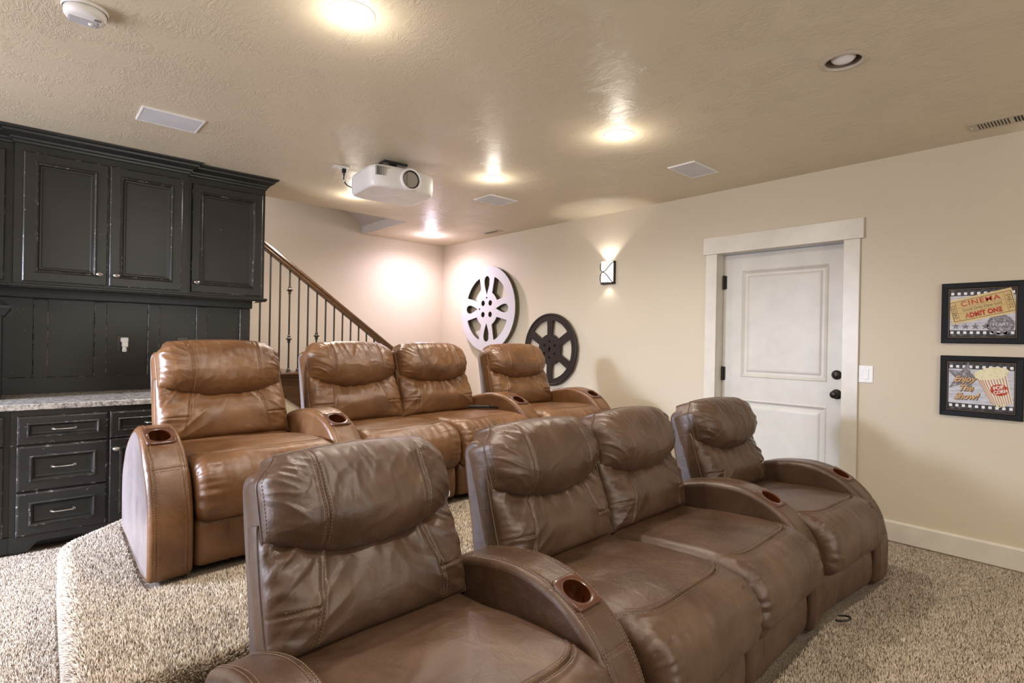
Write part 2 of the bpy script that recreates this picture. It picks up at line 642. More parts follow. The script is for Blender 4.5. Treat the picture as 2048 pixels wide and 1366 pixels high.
OX0, OX1, OY0 = -0.6, 3.10, 5.225
mb = MB()
outer = [(XL, YF), (XR, YF), (XR, YB), (OX1, YB), (OX1, OY0), (OX0, OY0), (OX0, YB), (XL, YB)]
holes = [circle(x, y, RT, 36)[::-1] for x, y, s in LAMPS]
mb.poly(outer, holes, ZC, flip=True)
structure(mb.build('ceiling', 'ceiling'))

# right wall with the door opening
DY0, DY1, DZ = 1.325, 2.265, 2.018
mb = MB()
T = frame_yz(XR)
mb.poly([(-YB, -0.02), (-YF, -0.02), (-YF, ZC), (-YB, ZC)],
        [[(-DY1, -0.01), (-DY1, DZ), (-DY0, DZ), (-DY0, -0.01)]], 0.0, T=T)
structure(mb.build('wall_right', 'wall'))
mb = MB()
mb.add([(XL, YB, -0.02), (XR, YB, -0.02), (XR, YB, 5.6), (XL, YB, 5.6)], [(0, 1, 2, 3)], 0, False)
structure(mb.build('wall_back', 'wall'))
mb = MB()
mb.box((XL - 0.1, YF, -0.02), (XL, 2.05, ZC))
mb.box((XL - 0.1, 4.3, -0.02), (XL, YB, ZC))
mb.box((XL - 0.1, 2.05, 2.3), (XL, 4.3, ZC))
structure(mb.build('wall_left', 'wall'))
mb = MB()
mb.box((XL - 0.1, YF - 0.1, -0.02), (0.25, YF, ZC))  # gap in this wall made only for the added fill light
mb.box((2.75, YF - 0.1, -0.02), (XR, YF, ZC))
mb.box((0.25, YF - 0.1, 2.3), (2.75, YF, ZC))
structure(mb.build('wall_front', 'wall'))
# wall behind the cabinets and the stair well
mb = MB()
mb.box((XL, 4.965, -0.02), (1.452, 5.20, ZC - 0.001))
structure(mb.build('wall_cabinet', 'wall'))
mb = MB()
mb.box((OX0 - 0.1, OY0 - 0.12, ZC + 0.002), (OX1 + 0.1, OY0, 5.6))
mb.box((OX0 - 0.1, OY0, ZC + 0.002), (OX0, YB, 5.6))
structure(mb.build('wall_stairwell', 'wellwall'))
# ceiling edge band and the sloping soffit over the stairs
mb = MB()
zt = ZC + 0.10
prof = [(OX1, ZC + 0.001), (OX1, zt), (OX1 - 3.6, zt + 3.6 * 0.80), (OX1 - 3.5, zt + 3.6 * 0.80 + 0.15), (OX1 + 0.12, zt + 0.1), (OX1 + 0.12, ZC + 0.001)]
P = np.zeros((2, len(prof), 3))
for k, y in enumerate((OY0, YB)):
    for j, (x, z) in enumerate(prof):
        P[k, j] = (x, y, z)
mb.grid(P, cv=True, smooth=False)
structure(mb.build('ceiling_soffit', 'wellwall'))

# ------------------------------------------------------------------ door, casing, baseboards
mb = MB()
T = frame_yz(XR)
def rwbox(mb, y0, y1, z0, z1, d0, d1, mat=0, bev=0.0, X=XR):
    """box on the right wall: d is how far it stands out from the wall plane."""
    mb.box((X - d1, min(y0, y1), z0), (X - d0, max(y0, y1), z1), mat, bev)

rwbox(mb, DY1, DY1 + 0.096, 0, 2.018, 0, 0.019, 0, 0.002)
rwbox(mb, DY0 - 0.1, DY0, 0, 2.018, 0, 0.019, 0, 0.002)
rwbox(mb, DY0 - 0.122, DY1 + 0.118, 2.018, 2.158, 0, 0.028, 0, 0.002)
# jambs
rwbox(mb, DY1, DY1 + 0.018, 0, 2.018, -0.16, 0.0)
rwbox(mb, DY0 - 0.018, DY0, 0, 2.018, -0.16, 0.0)
rwbox(mb, DY0 - 0.018, DY1 + 0.018, 2.018, 2.036, -0.16, 0.0)
# stop
structure(mb.build('trim_1', 'white'))

LX = XR + 0.10   # face of the door leaf
mb = MB()
fac = frame_yz(LX)
rm = MB()
# leaf slab with two recessed moulded panels
a0, a1 = -(DY1 - 0.004), -(DY0 + 0.004)
zt, zb = DZ - 0.006, 0.01
st = 0.155
pz = [(1.008, 1.878), (0.20, 0.828)]
hol = [[(a0 + st, p0), (a0 + st, p1), (a1 - st + 0.03, p1), (a1 - st + 0.03, p0)] for p0, p1 in pz]
mb.poly([(a0, zb), (a1, zb), (a1, zt), (a0, zt)], hol, 0.0, T=fac)
for p0, p1 in pz:
    # rings() works in x,z with depth along -y; map x->u, z->v, -y->w
    RM = fac @ Matrix(((1, 0, 0, 0), (0, 0, 1, 0), (0, -1, 0, 0), (0, 0, 0, 1)))
    mb.rings(a0 + st, a1 - st + 0.03, p0, p1, 0.0, [(0, 0), (0.008, 0.004), (0.016, -0.003), (0.028, -0.011), (0.045, -0.011), (0.058, -0.004), (0.07, -0.003)], T=RM)
mb.box((LX, DY0 + 0.004, zb), (LX + 0.04, DY1 - 0.004, zb + 0.01))
door = structure(mb.build('door_1', 'door'))
for z in (1.79, 1.03):
    h = MB()
    h.box((LX - 0.006, DY1 - 0.032, z - 0.055), (LX + 0.001, DY1 - 0.0005, z + 0.055), 0, 0.001)
    h.tube([(LX - 0.012, DY1 - 0.010, z - 0.058), (LX - 0.012, DY1 - 0.010, z + 0.058)], 0.008, 10)
    h.build('hinge', 'darkbronze', door)
RX = Matrix(((0, 0, -1, 0), (0, 1, 0, 0), (1, 0, 0, 0), (0, 0, 0, 1)))  # local z -> -x
k = MB()
k.lathe([(0.0, 0.006), (0.034, 0.006), (0.036, 0.0), (0.036, 0.001)][::-1], 28, T=T_((LX, 1.39, 0.926)) @ RX)
k.lathe([(0.011, 0.004), (0.011, 0.03), (0.022, 0.036), (0.028, 0.048), (0.027, 0.060), (0.018, 0.068), (0.0, 0.069)], 28, T=T_((LX, 1.39, 0.926)) @ RX)
k.build('door_knob', 'darkbronze', door)
k = MB()
k.lathe([(0.034, 0.0), (0.034, 0.008), (0.024, 0.016), (0.020, 0.02), (0.0, 0.02)], 28, T=T_((LX, 1.39, 1.066)) @ RX)
k.box((LX - 0.025, 1.387, 1.058), (LX - 0.019, 1.393, 1.074), 0)
k.build('deadbolt', 'darkbronze', door)

mb = MB()
prf = [(0, 0), (0.014, 0), (0.014, 0.118), (0.010, 0.128), (0, 0.130)]
for y0, y1 in ((YF, DY0 - 0.1), (DY1 + 0.096, YB)):
    P = np.zeros((2, len(prf), 3))
    for kk, y in enumerate((y0, y1)):
        for j, (d, z) in enumerate(prf):
            P[kk, j] = (XR - d, y, z)
    mb.grid(P, cv=True, smooth=False)
structure(mb.build('baseboard_right', 'white'))
mb = MB()
P = np.zeros((2, len(prf), 3))
for kk, x in enumerate((3.12, XR)):
    for j, (d, z) in enumerate(prf):
        P[kk, j] = (x, YB - d, z)
mb.grid(P, cv=True, smooth=False, flip=True)
structure(mb.build('baseboard_back', 'white'))

# ------------------------------------------------------------------ the raised platform under the back row
PX0, PY0 = 0.118, 1.83
def fillet_(pts, r, seg=8):
    out = []
    n = len(pts)
    for i in range(n):
        p0, p1, p2 = (np.array(pts[i - 1], float), np.array(pts[i], float), np.array(pts[(i + 1) % n], float))
        a = (p0 - p1) / np.linalg.norm(p0 - p1); b = (p2 - p1) / np.linalg.norm(p2 - p1)
        for t in np.linspace(0, 1, seg):
            out.append((1 - t) ** 2 * (p1 + a * r) + 2 * t * (1 - t) * p1 + t * t * (p1 + b * r))
    return np.array(out)
PLATP = fillet_([(0.118, 1.83), (3.80, 1.83), (3.80, 3.75), (0.60, 3.75), (0.15, 3.29)], 0.06)
PLATP[:, 0] += 0
_d = np.roll(PLATP, -1, 0) - np.roll(PLATP, 1, 0)
_d /= np.linalg.norm(_d, axis=1)[:, None]
PLATN = np.stack([_d[:, 1], -_d[:, 0]], 1)   # outward
mb = MB()
lev = [(0.0, -0.014), (0.0, PLAT - 0.055)] + [(0.04 * (1 - cos(t)), PLAT - 0.055 + 0.04 * sin(t)) for t in np.linspace(0.2, pi / 2, 6)]
P = np.array([[(x, y, z) for x, y in PLATP - PLATN * i] for i, z in lev])
mb.grid(P, cv=True, flip=False)
mb.poly([tuple(p) for p in PLATP - PLATN * 0.04], [], PLAT - 0.015)
structure(mb.build('floor_platform', 'carpetbase'))


def in_poly(pts, pl):
    x, y = pts[:, 0], pts[:, 1]
    inside = np.zeros(len(pts), bool)
    j = len(pl) - 1
    for i in range(len(pl)):
        xi, yi = pl[i]; xj, yj = pl[j]
        c = ((yi > y) != (yj > y)) & (x < (xj - xi) * (y - yi) / (yj - yi + 1e-12) + xi)
        inside ^= c
        j = i
    return inside


# ------------------------------------------------------------------ carpet pile
def pile(rng, pts, nrm, hmin, hmax, rad):
    n = len(pts)
    ref = np.where(np.abs(nrm[:, 2:3]) > 0.7, np.array([[1.0, 0, 0]]), np.array([[0, 0, 1.0]]))
    t1 = np.cross(nrm, ref); t1 /= np.linalg.norm(t1, axis=1)[:, None]
    t2 = np.cross(nrm, t1)
    h = rng.uniform(hmin, hmax, n)[:, None]
    an = rng.uniform(0, 2 * pi, n)
    lean = (rng.beta(1.4, 1.8, n) * 0.75 * h[:, 0])[:, None]
    ld = np.cos(an)[:, None] * t1 + np.sin(an)[:, None] * t2
    r = (rad * rng.uniform(0.7, 1.35, n))[:, None]
    V = np.zeros((n, 4, 3))
    for k in range(3):
        a = 2 * pi * k / 3 + an
        dr = np.cos(a)[:, None] * t1 + np.sin(a)[:, None] * t2
        V[:, k] = pts + dr * r + ld * lean * 0.15
    V[:, 3] = pts + nrm * h + ld * lean
    fl = np.clip(rng.normal(0.55, 0.22, n), 0, 1)
    fl = np.where(rng.random(n) < 0.24, rng.uniform(0, 0.12, n), fl)
    return V, fl


def pile_object(name, groups, label):
    V = np.concatenate([g[0] for g in groups]); fl = np.concatenate([g[1] for g in groups])
    n = len(V)
    base = (np.arange(n) * 4)[:, None]
    li = np.concatenate([base + np.array([[k, (k + 1) % 3, 3]]) for k in range(3)], 1).reshape(-1).astype(np.int32)
    me = bpy.data.meshes.new(name)
    me.vertices.add(n * 4)
    me.vertices.foreach_set('co', V.reshape(-1).astype(np.float32))
    me.loops.add(len(li))
    me.loops.foreach_set('vertex_index', li)
    me.polygons.add(n * 3)
    me.polygons.foreach_set('loop_start', (np.arange(n * 3) * 3).astype(np.int32))
    me.polygons.foreach_set('use_smooth', np.ones(n * 3, bool))
    me.update(calc_edges=True)
    me.validate()
    at = me.attributes.new('fleck', 'FLOAT', 'POINT')
    at.data.foreach_set('value', np.repeat(fl, 4).astype(np.float32))
    me.materials.append(M['carpet'])
    o = bpy.data.objects.new(name, me)
    COL.objects.link(o)
    o['kind'] = 'stuff'
    tag(o, label, 'carpet')
    return o


rng = np.random.default_rng(7)
DEN = 44000
HT = (0.011, 0.017)
RAD = 0.0025
def flat(x0, x1, y0, y1, z, keep_out=True, den=DEN):
    n = int((x1 - x0) * (y1 - y0) * den)
    p = np.stack([rng.uniform(x0, x1, n), rng.uniform(y0, y1, n), np.full(n, z)], 1)
    m = in_poly(p, PLATP - PLATN * (-0.020 if keep_out else 0.035))
    p = p[~m] if keep_out else p[m]
    return p, np.tile([[0, 0, 1.0]], (len(p), 1))

CHAIRS = [(0.857, 2.520, 4, -0.49, 0.49), (1.990, 2.672, 4, -0.65, 0.815), (3.132, 2.7315, -0.7, -0.33, 0.49),
          (0.817, 0.815, 3, -0.49, 0.49), (1.962, 0.866, 2.7, -0.65, 0.815), (3.092, 0.880, -3.2, -0.33, 0.49)]
def clear(p, q):
    m = np.ones(len(p), bool)
    for cx_, cy_, rz_, xa, xb in CHAIRS:
        c, s_ = cos(radians(rz_)), sin(radians(rz_))
        dx, dy = p[:, 0] - cx_, p[:, 1] - cy_
        lx, ly = dx * c + dy * s_, -dx * s_ + dy * c
        xe = xa + (0.072 * np.clip((ly - 0.12) / 0.74, 0, 1.1) if xa == -0.49 else 0)
        m &= ~((lx > xe + 0.002) & (lx < xb - 0.002) & (ly > 0.0) & (ly < 0.90))
    m &= ~((p[:, 0] > -0.75) & (p[:, 1] > 4.195))
    return p[m], q[m]


gr = []
for reg in ((-0.45, 0.50, 2.35, 4.20), (2.05, XR - 0.03, 0.0, 1.15)):
    p, q = clear(*flat(*reg, -0.014))
    gr.append(pile(rng, p, q, *HT, RAD))
p, q = clear(*flat(-0.9, -0.45, 2.2, 4.33, -0.014, den=9000))
gr.append(pile(rng, p, q, *HT, 0.0034))
p, q = clear(*flat(3.0, XR - 0.03, 1.15, 2.4, -0.014, den=5000))
gr.append(pile(rng, p, q, *HT, 0.0040))
p, q = clear(*flat(0.1, 2.05, -0.5, 0.85, -0.014, den=6000))
gr.append(pile(rng, p, q, *HT, 0.0038))
p, q = clear(*flat(-1.6, 0.1, 0.3, 2.35, -0.014, den=5000))
gr.append(pile(rng, p, q, *HT, 0.0040))
pile_object('carpet_pile', gr, 'beige flecked shag carpet on the lower floor')

gr = []
p, q = clear(*flat(0.12, 1.25, PY0 + 0.03, 2.72, PLAT - 0.015, False))
gr.append(pile(rng, p, q, *HT, RAD))
p, q = clear(*flat(1.25, 2.75, PY0 + 0.03, 2.75, PLAT - 0.015, False, 30000))
gr.append(pile(rng, p, q, *HT, 0.0029))
p, q = clear(*flat(0.12, 0.60, 2.72, 3.6, PLAT - 0.015, False))
gr.append(pile(rng, p, q, *HT, RAD))
PP, QQ = [], []
n_ = len(PLATP)
for i in range(n_):
    a_, b_ = PLATP[i], PLATP[(i + 1) % n_]
    na_, nb_ = PLATN[i], PLATN[(i + 1) % n_]
    if max(a_[0], b_[0]) > 3.0 and min(a_[0], b_[0]) > 3.0:
        continue
    if a_[1] > 3.6 and b_[1] > 3.6:
        continue
    L = float(np.linalg.norm(b_ - a_))
    n = int(L * 0.303 * DEN)
    t = rng.uniform(0, 1, n)[:, None]
    q2 = a_ + (b_ - a_) * t
    nn = na_ + (nb_ - na_) * t
    nn /= np.linalg.norm(nn, axis=1)[:, None]
    c = rng.uniform(0, 0.303, n)
    ang = np.clip((c - 0.24) / 0.04, 0, pi / 2)
    z = np.where(c < 0.24, c, 0.24 + 0.04 * np.sin(ang))
    ins = 0.04 * (1 - np.cos(ang))
    pos = np.c_[q2 - nn * ins[:, None], z]
    nv = np.c_[nn * np.cos(ang)[:, None], np.sin(ang)]
    m = (pos[:, 0] < 2.7) & (pos[:, 2] > 0.012)
    PP.append(pos[m]); QQ.append(nv[m])
gr.append(pile(rng, np.concatenate(PP), np.concatenate(QQ), *HT, RAD))
pile_object('carpet_pile_on_platform', gr, 'beige flecked shag carpet over the raised platform and its edge')


# ------------------------------------------------------------------ recliners
ARM_W, SEAT_W = 0.16, 0.65


def loft(mb, prof, xs, ins, mat=0, capmat=0, disp=None, mask=None):
    prof = np.asarray(prof)
    tg = np.roll(prof, -1, 0) - np.roll(prof, 1, 0)
    tg /= np.linalg.norm(tg, axis=1)[:, None]
    nr = np.stack([tg[:, 1], -tg[:, 0]], 1)
    ar = np.sum(prof[:, 0] * np.roll(prof[:, 1], -1) - np.roll(prof[:, 0], -1) * prof[:, 1])
    if ar < 0:
        nr = -nr
    P = np.zeros((len(xs), len(prof), 3))
    for i, (x, d) in enumerate(zip(xs, ins)):
        q = prof - nr * d
        if disp is not None:
            q = q + nr * disp(x, prof)[:, None]
        P[i, :, 0] = x; P[i, :, 1:] = q
    mb.grid(P, cv=True, mat=mat, flip=ar > 0, mask=mask)
    n = len(prof)
    f = list(range(n))
    mb.add(P[0], [f[::-1] if ar > 0 else f], capmat, False)
    mb.add(P[-1], [f if ar > 0 else f[::-1]], capmat, False)
    return P, nr


def round_stations(w, r, nr_=7, mid=11, extra=()):
    a = np.linspace(0, pi / 2, nr_)
    e = [(-w / 2 + r * (1 - cos(t)), r * (1 - sin(t))) for t in a[0:1]]
    left = [(-w / 2 + r * (1 - cos(t)), r * (1 - sin(t))) for t in a]
    xs = [p[0] for p in left]; ins = [p[1] for p in left]
    m = np.linspace(-w / 2 + r, w / 2 - r, mid)[1:-1]
    m = np.sort(np.r_[m, extra]) if len(extra) else m
    xs += list(m); ins += [0.0] * len(m)
    xs += [-p[0] for p in left[::-1]]; ins += [p[1] for p in left[::-1]]
    return np.array(xs), np.array(ins)


def stitches(mb, pts, nrm, mat, length=0.0065, gap=0.0035, wid=0.0013, hgt=0.0011):
    """a run of short thread dashes lying on a surface polyline"""
    pts = np.asarray(pts); nrm = np.asarray(nrm)
    d = np.r_[0, np.cumsum(np.linalg.norm(np.diff(pts, axis=0), axis=1))]
    if d[-1] < 0.02:
        return
    n = int(d[-1] / (length + gap))
    s0 = np.arange(n) * (length + gap)
    def at(s, A):
        return np.stack([np.interp(s, d, A[:, k]) for k in range(3)], 1)
    A = at(s0, pts); B = at(s0 + length, pts); N = at(s0 + length / 2, nrm)
    N /= np.linalg.norm(N, axis=1)[:, None] + 1e-9
    t = B - A
    t /= np.linalg.norm(t, axis=1)[:, None] + 1e-9
    W = np.cross(N, t)
    V = np.stack([A - W * wid, A + W * wid, A + N * hgt, B - W * wid, B + W * wid, B + N * hgt], 1)
    F = []
    for i in range(n):
        o = i * 6
        F += [(o, o + 3, o + 5, o + 2), (o + 1, o + 2, o + 5, o + 4), (o, o + 2, o + 1), (o + 3, o + 4, o + 5)]
    mb.add(V.reshape(-1, 3), F, mat, True)


def surf_run(fn, A, B):
    """points and normals on a parametric surface fn(a,b)->(...,3)"""
    e = 1e-3
    p = fn(A, B)
    du = fn(A + e, B) - fn(A - e, B)
    dv = fn(A, B + e) - fn(A, B - e)
    n = np.cross(du, dv)
    n /= np.linalg.norm(n, axis=1)[:, None] + 1e-12
    n[n[:, 1] > 0] *= -1
    return p, n


ARM_PROF = resample([(0.10, 0.004), (0.03, 0.005), (0.008, 0.022), (0.002, 0.06), (0.0, 0.12), (0.002, 0.22), (0.015, 0.30), (0.047, 0.386), (0.104, 0.463), (0.184, 0.527),
                     (0.275, 0.566), (0.37, 0.581), (0.47, 0.577), (0.57, 0.560), (0.66, 0.535), (0.74, 0.492), (0.80, 0.425),
                     (0.845, 0.335), (0.862, 0.24), (0.858, 0.12), (0.85, 0.05), (0.84, 0.02), (0.81, 0.005), (0.74, 0.004), (0.4, 0.004)], 340)
CUP_C = 0.215


def arm_normal_at(y):
    P = ARM_PROF
    tp = [i for i in range(len(P)) if P[i, 1] > 0.36]
    i = min(tp, key=lambda k: abs(P[k, 0] - y) + (0 if P[k, 1] > 0.4 else 9))
    t = P[i + 1] - P[i - 1]
    t /= np.linalg.norm(t)
    n = np.array([-t[1], t[0]])
    if n[1] < 0:
        n = -n
    return P[i], n


def make_arm(root, x, mats, taper=0.0):
    lea, lit_side, thr = mats
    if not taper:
        lit_side = lea
    mb = MB()
    w = ARM_W
    xs, ins = round_stations(w, 0.022, 7, 25)
    seam = w / 2 - 0.026
    def disp(xx, pr):
        g = 0.0
        for c in (-seam, seam):
            g = g - 0.0028 * np.exp(-((xx - c) / 0.0035) ** 2) + 0.0012 * np.exp(-((abs(xx - c) - 0.007) / 0.004) ** 2)
        k = 0.003 * (1 - (2 * xx / w) ** 2)
        d = np.full(len(pr), g + k)
        # cross seam on the front of the arm
        s = (pr[:, 1] - 0.432)
        m = (pr[:, 0] < 0.2) * np.exp(-(s / 0.005) ** 2) * 0.0028
        d -= m
        d += 0.0022 * nz(pr[:, 0] * 9 + x * 7, pr[:, 1] * 9 + xx * 12, 5)
        return d
    # leave the top open under the cup holder plate
    mask = np.zeros((len(xs), len(ARM_PROF)), bool)
    p, n = arm_normal_at(CUP_C)
    for i in range(len(xs) - 1):
        for j in range(len(ARM_PROF)):
            q = (ARM_PROF[j] + ARM_PROF[(j + 1) % len(ARM_PROF)]) / 2
            xm = (xs[i] + xs[i + 1]) / 2
            if abs(xm) < 0.042 and np.linalg.norm(q - p) < 0.046:
                mask[i, j] = True
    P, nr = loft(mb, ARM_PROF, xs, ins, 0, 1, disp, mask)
    # stitching along both edges, over the front and top
    sel = [j for j in range(len(ARM_PROF)) if (ARM_PROF[j, 0] < 0.70 and ARM_PROF[j, 1] > 0.03 and not (ARM_PROF[j, 1] < 0.3 and ARM_PROF[j, 0] > 0.1))]
    sel = sorted(sel)
    q = ARM_PROF[sel]; nn = nr[sel]
    for c in (-seam, seam):
        for o in (-0.0065, 0.0065):
            pts = np.c_[np.full(len(q), c + o), q + nn * 0.0036]
            stitches(mb, pts, np.c_[np.zeros(len(q)), nn], 2)
    j = min(sel, key=lambda t: abs(ARM_PROF[t, 1] - 0.432) + (9 if ARM_PROF[t, 0] > 0.2 else 0))
    for dj in (-0.0065, 0.0065):
        tv = np.array([ARM_PROF[j + 1] - ARM_PROF[j - 1]])[0]; tv /= np.linalg.norm(tv)
        base = ARM_PROF[j] + tv * dj + nr[j] * 0.0042
        X = np.linspace(-seam, seam, 20)
        stitches(mb, np.c_[X, np.full(20, base[0]), np.full(20, base[1])], np.tile(np.r_[0, nr[j]], (20, 1)), 2)
    if taper:   # outer side drawn in towards the back
        sg = 1 if x < 0 else -1
        for v in mb.v:
            k = 1 - taper * np.clip((v[:, 1] - 0.12) / 0.74, 0, 1.1)
            v[:, 0] = sg * w / 2 - (sg * w / 2 - v[:, 0]) * k
            v[:, 2] -= 0.08 * sstep(0.24, 0.78, v[:, 1]) * sstep(0.2, 0.45, v[:, 2])
    for v in mb.v:
        v[:, 0] += x
    arm = mb.build('armrest', [lea, lit_side, thr], root)
    # cup holder: square plate with a round well
    cb = MB()
    tv = np.array([n[1], -n[0]])   # along the slope, towards the back
    N_ = np.array([0, n[0], n[1]]); TY = np.array([0, tv[0], tv[1]])
    R = Matrix.Identity(4)
    for i in range(3):
        R[i][0] = (1, 0, 0)[i]; R[i][1] = TY[i]; R[i][2] = N_[i]
    R[0][3] = x; R[1][3] = p[0]; R[2][3] = p[1]
    nn_ = 48
    hw, hl, rc = 0.055, 0.060, 0.043
    ang = np.linspace(0, 2 * pi, nn_, endpoint=False)
    def sq(hx, hy, ex=9):
        c, s_ = np.cos(ang), np.sin(ang)
        rr = (np.abs(c / hx) ** ex + np.abs(s_ / hy) ** ex) ** (-1 / ex)
        return np.stack([rr * c, rr * s_], 1)
    lv = [(sq(hw, hl), -0.004), (sq(hw, hl), 0.0045), (sq(hw - 0.004, hl - 0.004), 0.0075),
          (sq(rc + 0.004, rc + 0.004, 2), 0.0065), (sq(rc, rc, 2), 0.004)]
    Pg = np.array([[(q[0], q[1], z) for q in ring] for ring, z in lv])
    cb.grid(Pg, cv=True, mat=0, T=R, flip=True)
    lv = [(sq(rc, rc, 2), 0.004), (sq(rc - 0.002, rc - 0.002, 2), -0.03), (sq(rc - 0.005, rc - 0.005, 2), -0.068), (sq(0.002, 0.002, 2), -0.068)]
    Pg = np.array([[(q[0], q[1], z) for q in ring] for ring, z in lv])
    cb.grid(Pg, cv=True, mat=1, T=R, flip=True)
    cb.build('cup_holder', ['cup', 'cup_in'], arm)
    return arm


SEAT_PROF = resample([(0.03, 0.205), (-0.012, 0.218), (-0.038, 0.265), (-0.042, 0.33), (-0.022, 0.398), (0.028, 0.446), (0.09, 0.466),
                      (0.2, 0.472), (0.35, 0.466), (0.50, 0.453), (0.66, 0.442), (0.675, 0.40), (0.62, 0.36), (0.3, 0.33), (0.10, 0.25)], 420)


def make_seat(root, x, mats, seed):
    lea, lit_side, thr = mats
    mb = MB()
    w = SEAT_W - 0.014
    xs, ins = round_stations(w, 0.05, 14, 110)
    def seam_y(xx):
        return 0.085 + 0.10 * np.abs(2 * xx / w) ** 6
    def disp(xx, pr):
        y, z = pr[:, 0], pr[:, 1]
        top = sstep(0.30, 0.44, z)
        d = 0.014 * (1 - (2 * xx / w) ** 2) * sstep(0.2, 0.4, z) * np.exp(-((y - 0.3) / 0.3) ** 2)
        sd = (y - seam_y(xx)) * top + (1 - top) * 9
        d = d - 0.009 * np.exp(-(sd / 0.005) ** 2) + 0.004 * np.exp(-((np.abs(sd) - 0.012) / 0.006) ** 2)
        # vertical gathers on the rolled front
        fr = sstep(0.09, 0.02, y) * sstep(0.20, 0.26, z)
        d = d + fr * 0.0028 * nz(xx * 30 + seed, z * 4.0 + seed, seed)
        # puckers at the sides of the roll
        side = sstep(0.6, 0.98, np.abs(2 * xx / w))
        d = d + side * sstep(0.16, 0.02, y) * sstep(0.2, 0.26, z) * 0.007 * nz(xx * 8, z * 38 + y * 20 + seed, seed + 3)
        d = d + 0.005 * nz(xx * 5 + seed, y * 6 + z * 3, seed + 9)
        return d
    P, nr = loft(mb, SEAT_PROF, xs, ins, 0, 0, disp)
    X = np.linspace(-w / 2 + 0.03, w / 2 - 0.03, 60)
    J = np.array([min((j for j in range(len(SEAT_PROF)) if SEAT_PROF[j, 1] > 0.425), key=lambda j: abs(SEAT_PROF[j, 0] - yy)) for yy in seam_y(X)])
    tp = np.array([j for j in range(len(SEAT_PROF)) if SEAT_PROF[j, 1] > 0.43])
    oy = np.argsort(SEAT_PROF[tp, 0])
    for o in (-0.007, 0.007):
        yy = seam_y(X) + o
        zz = np.interp(yy, SEAT_PROF[tp, 0][oy], SEAT_PROF[tp, 1][oy])
        dd = np.array([disp(xx, np.array([[a, b]]))[0] for xx, a, b in zip(X, yy, zz)])
        stitches(mb, np.c_[X, yy, zz + dd + 0.0018], np.tile([0, -0.2, 0.98], (60, 1)), 1)
    for v in mb.v:
        v[:, 0] += x
    return mb.build('seat_cushion', [lea, thr], root)


TL = radians(20)
QT = np.array([0.0, sin(TL), cos(TL)])
QN = np.array([0.0, -cos(TL), sin(TL)])
Q0 = np.array([0.0, 0.652, 0.43])


def pillow(hw, t0, t1, thick, disp, d0, corner):
    """returns fn(a,b): front skin of an upholstered cushion, a across, b up"""
    def fn(A, B):
        A = np.asarray(A, float); B = np.asarray(B, float)
        A1 = np.clip(A, -1, 1); B1 = np.clip(B, -1, 1)
        x = A1 * hw(B1)
        lo, hi = t0(x), t1(x)
        t = lo + (hi - lo) * (B1 + 1) / 2
        prof = np.maximum(1 - np.abs(A1) ** corner[0], 0) ** 0.5 * np.maximum(1 - np.abs(B1) ** corner[1], 0) ** 0.5
        d = d0 + thick(A1, B1) * prof + disp(x, t, A1, B1, prof)
        return Q0 + x[..., None] * np.array([1.0, 0, 0]) + t[..., None] * QT + d[..., None] * QN
    return fn


def crease_t(x, sag):
    return 0.252 + sag * (np.abs(x) / 0.29) ** 2.2


def build_pillow(mb, fn, nx, ny, gusset, seam_r=0.0038):
    sa = np.sin(np.linspace(-1, 1, nx) * pi / 2) * 0.35 + np.linspace(-1, 1, nx) * 0.65
    sb = np.sin(np.linspace(-1, 1, ny) * pi / 2) * 0.45 + np.linspace(-1, 1, ny) * 0.55
    A, B = np.meshgrid(sa, sb, indexing='ij')
    P = fn(A, B)
    mb.grid(P, mat=0)
    # outline, gusset and back
    ring = np.concatenate([P[:, 0], P[-1, 1:], P[-2::-1, -1], P[0, -2:0:-1]])
    G = [ring]
    c = ring.mean(0)
    for k in range(1, 6):
        s = k / 5
        off = ring - QN * gusset * s
        outw = (ring - c); outw -= QN * (outw @ QN)[:, None]
        outw /= np.linalg.norm(outw, axis=1)[:, None]
        G.append(off + outw * 0.005 * sin(pi * s))
    mb.grid(np.array(G), cv=True, mat=0)
    mb.add(G[-1], [list(range(len(ring)))], 0, False)
    # piped seam round the outline
    mb.tube(resample(ring, 160), seam_r, 6, mat=0, closed=True)
    return P


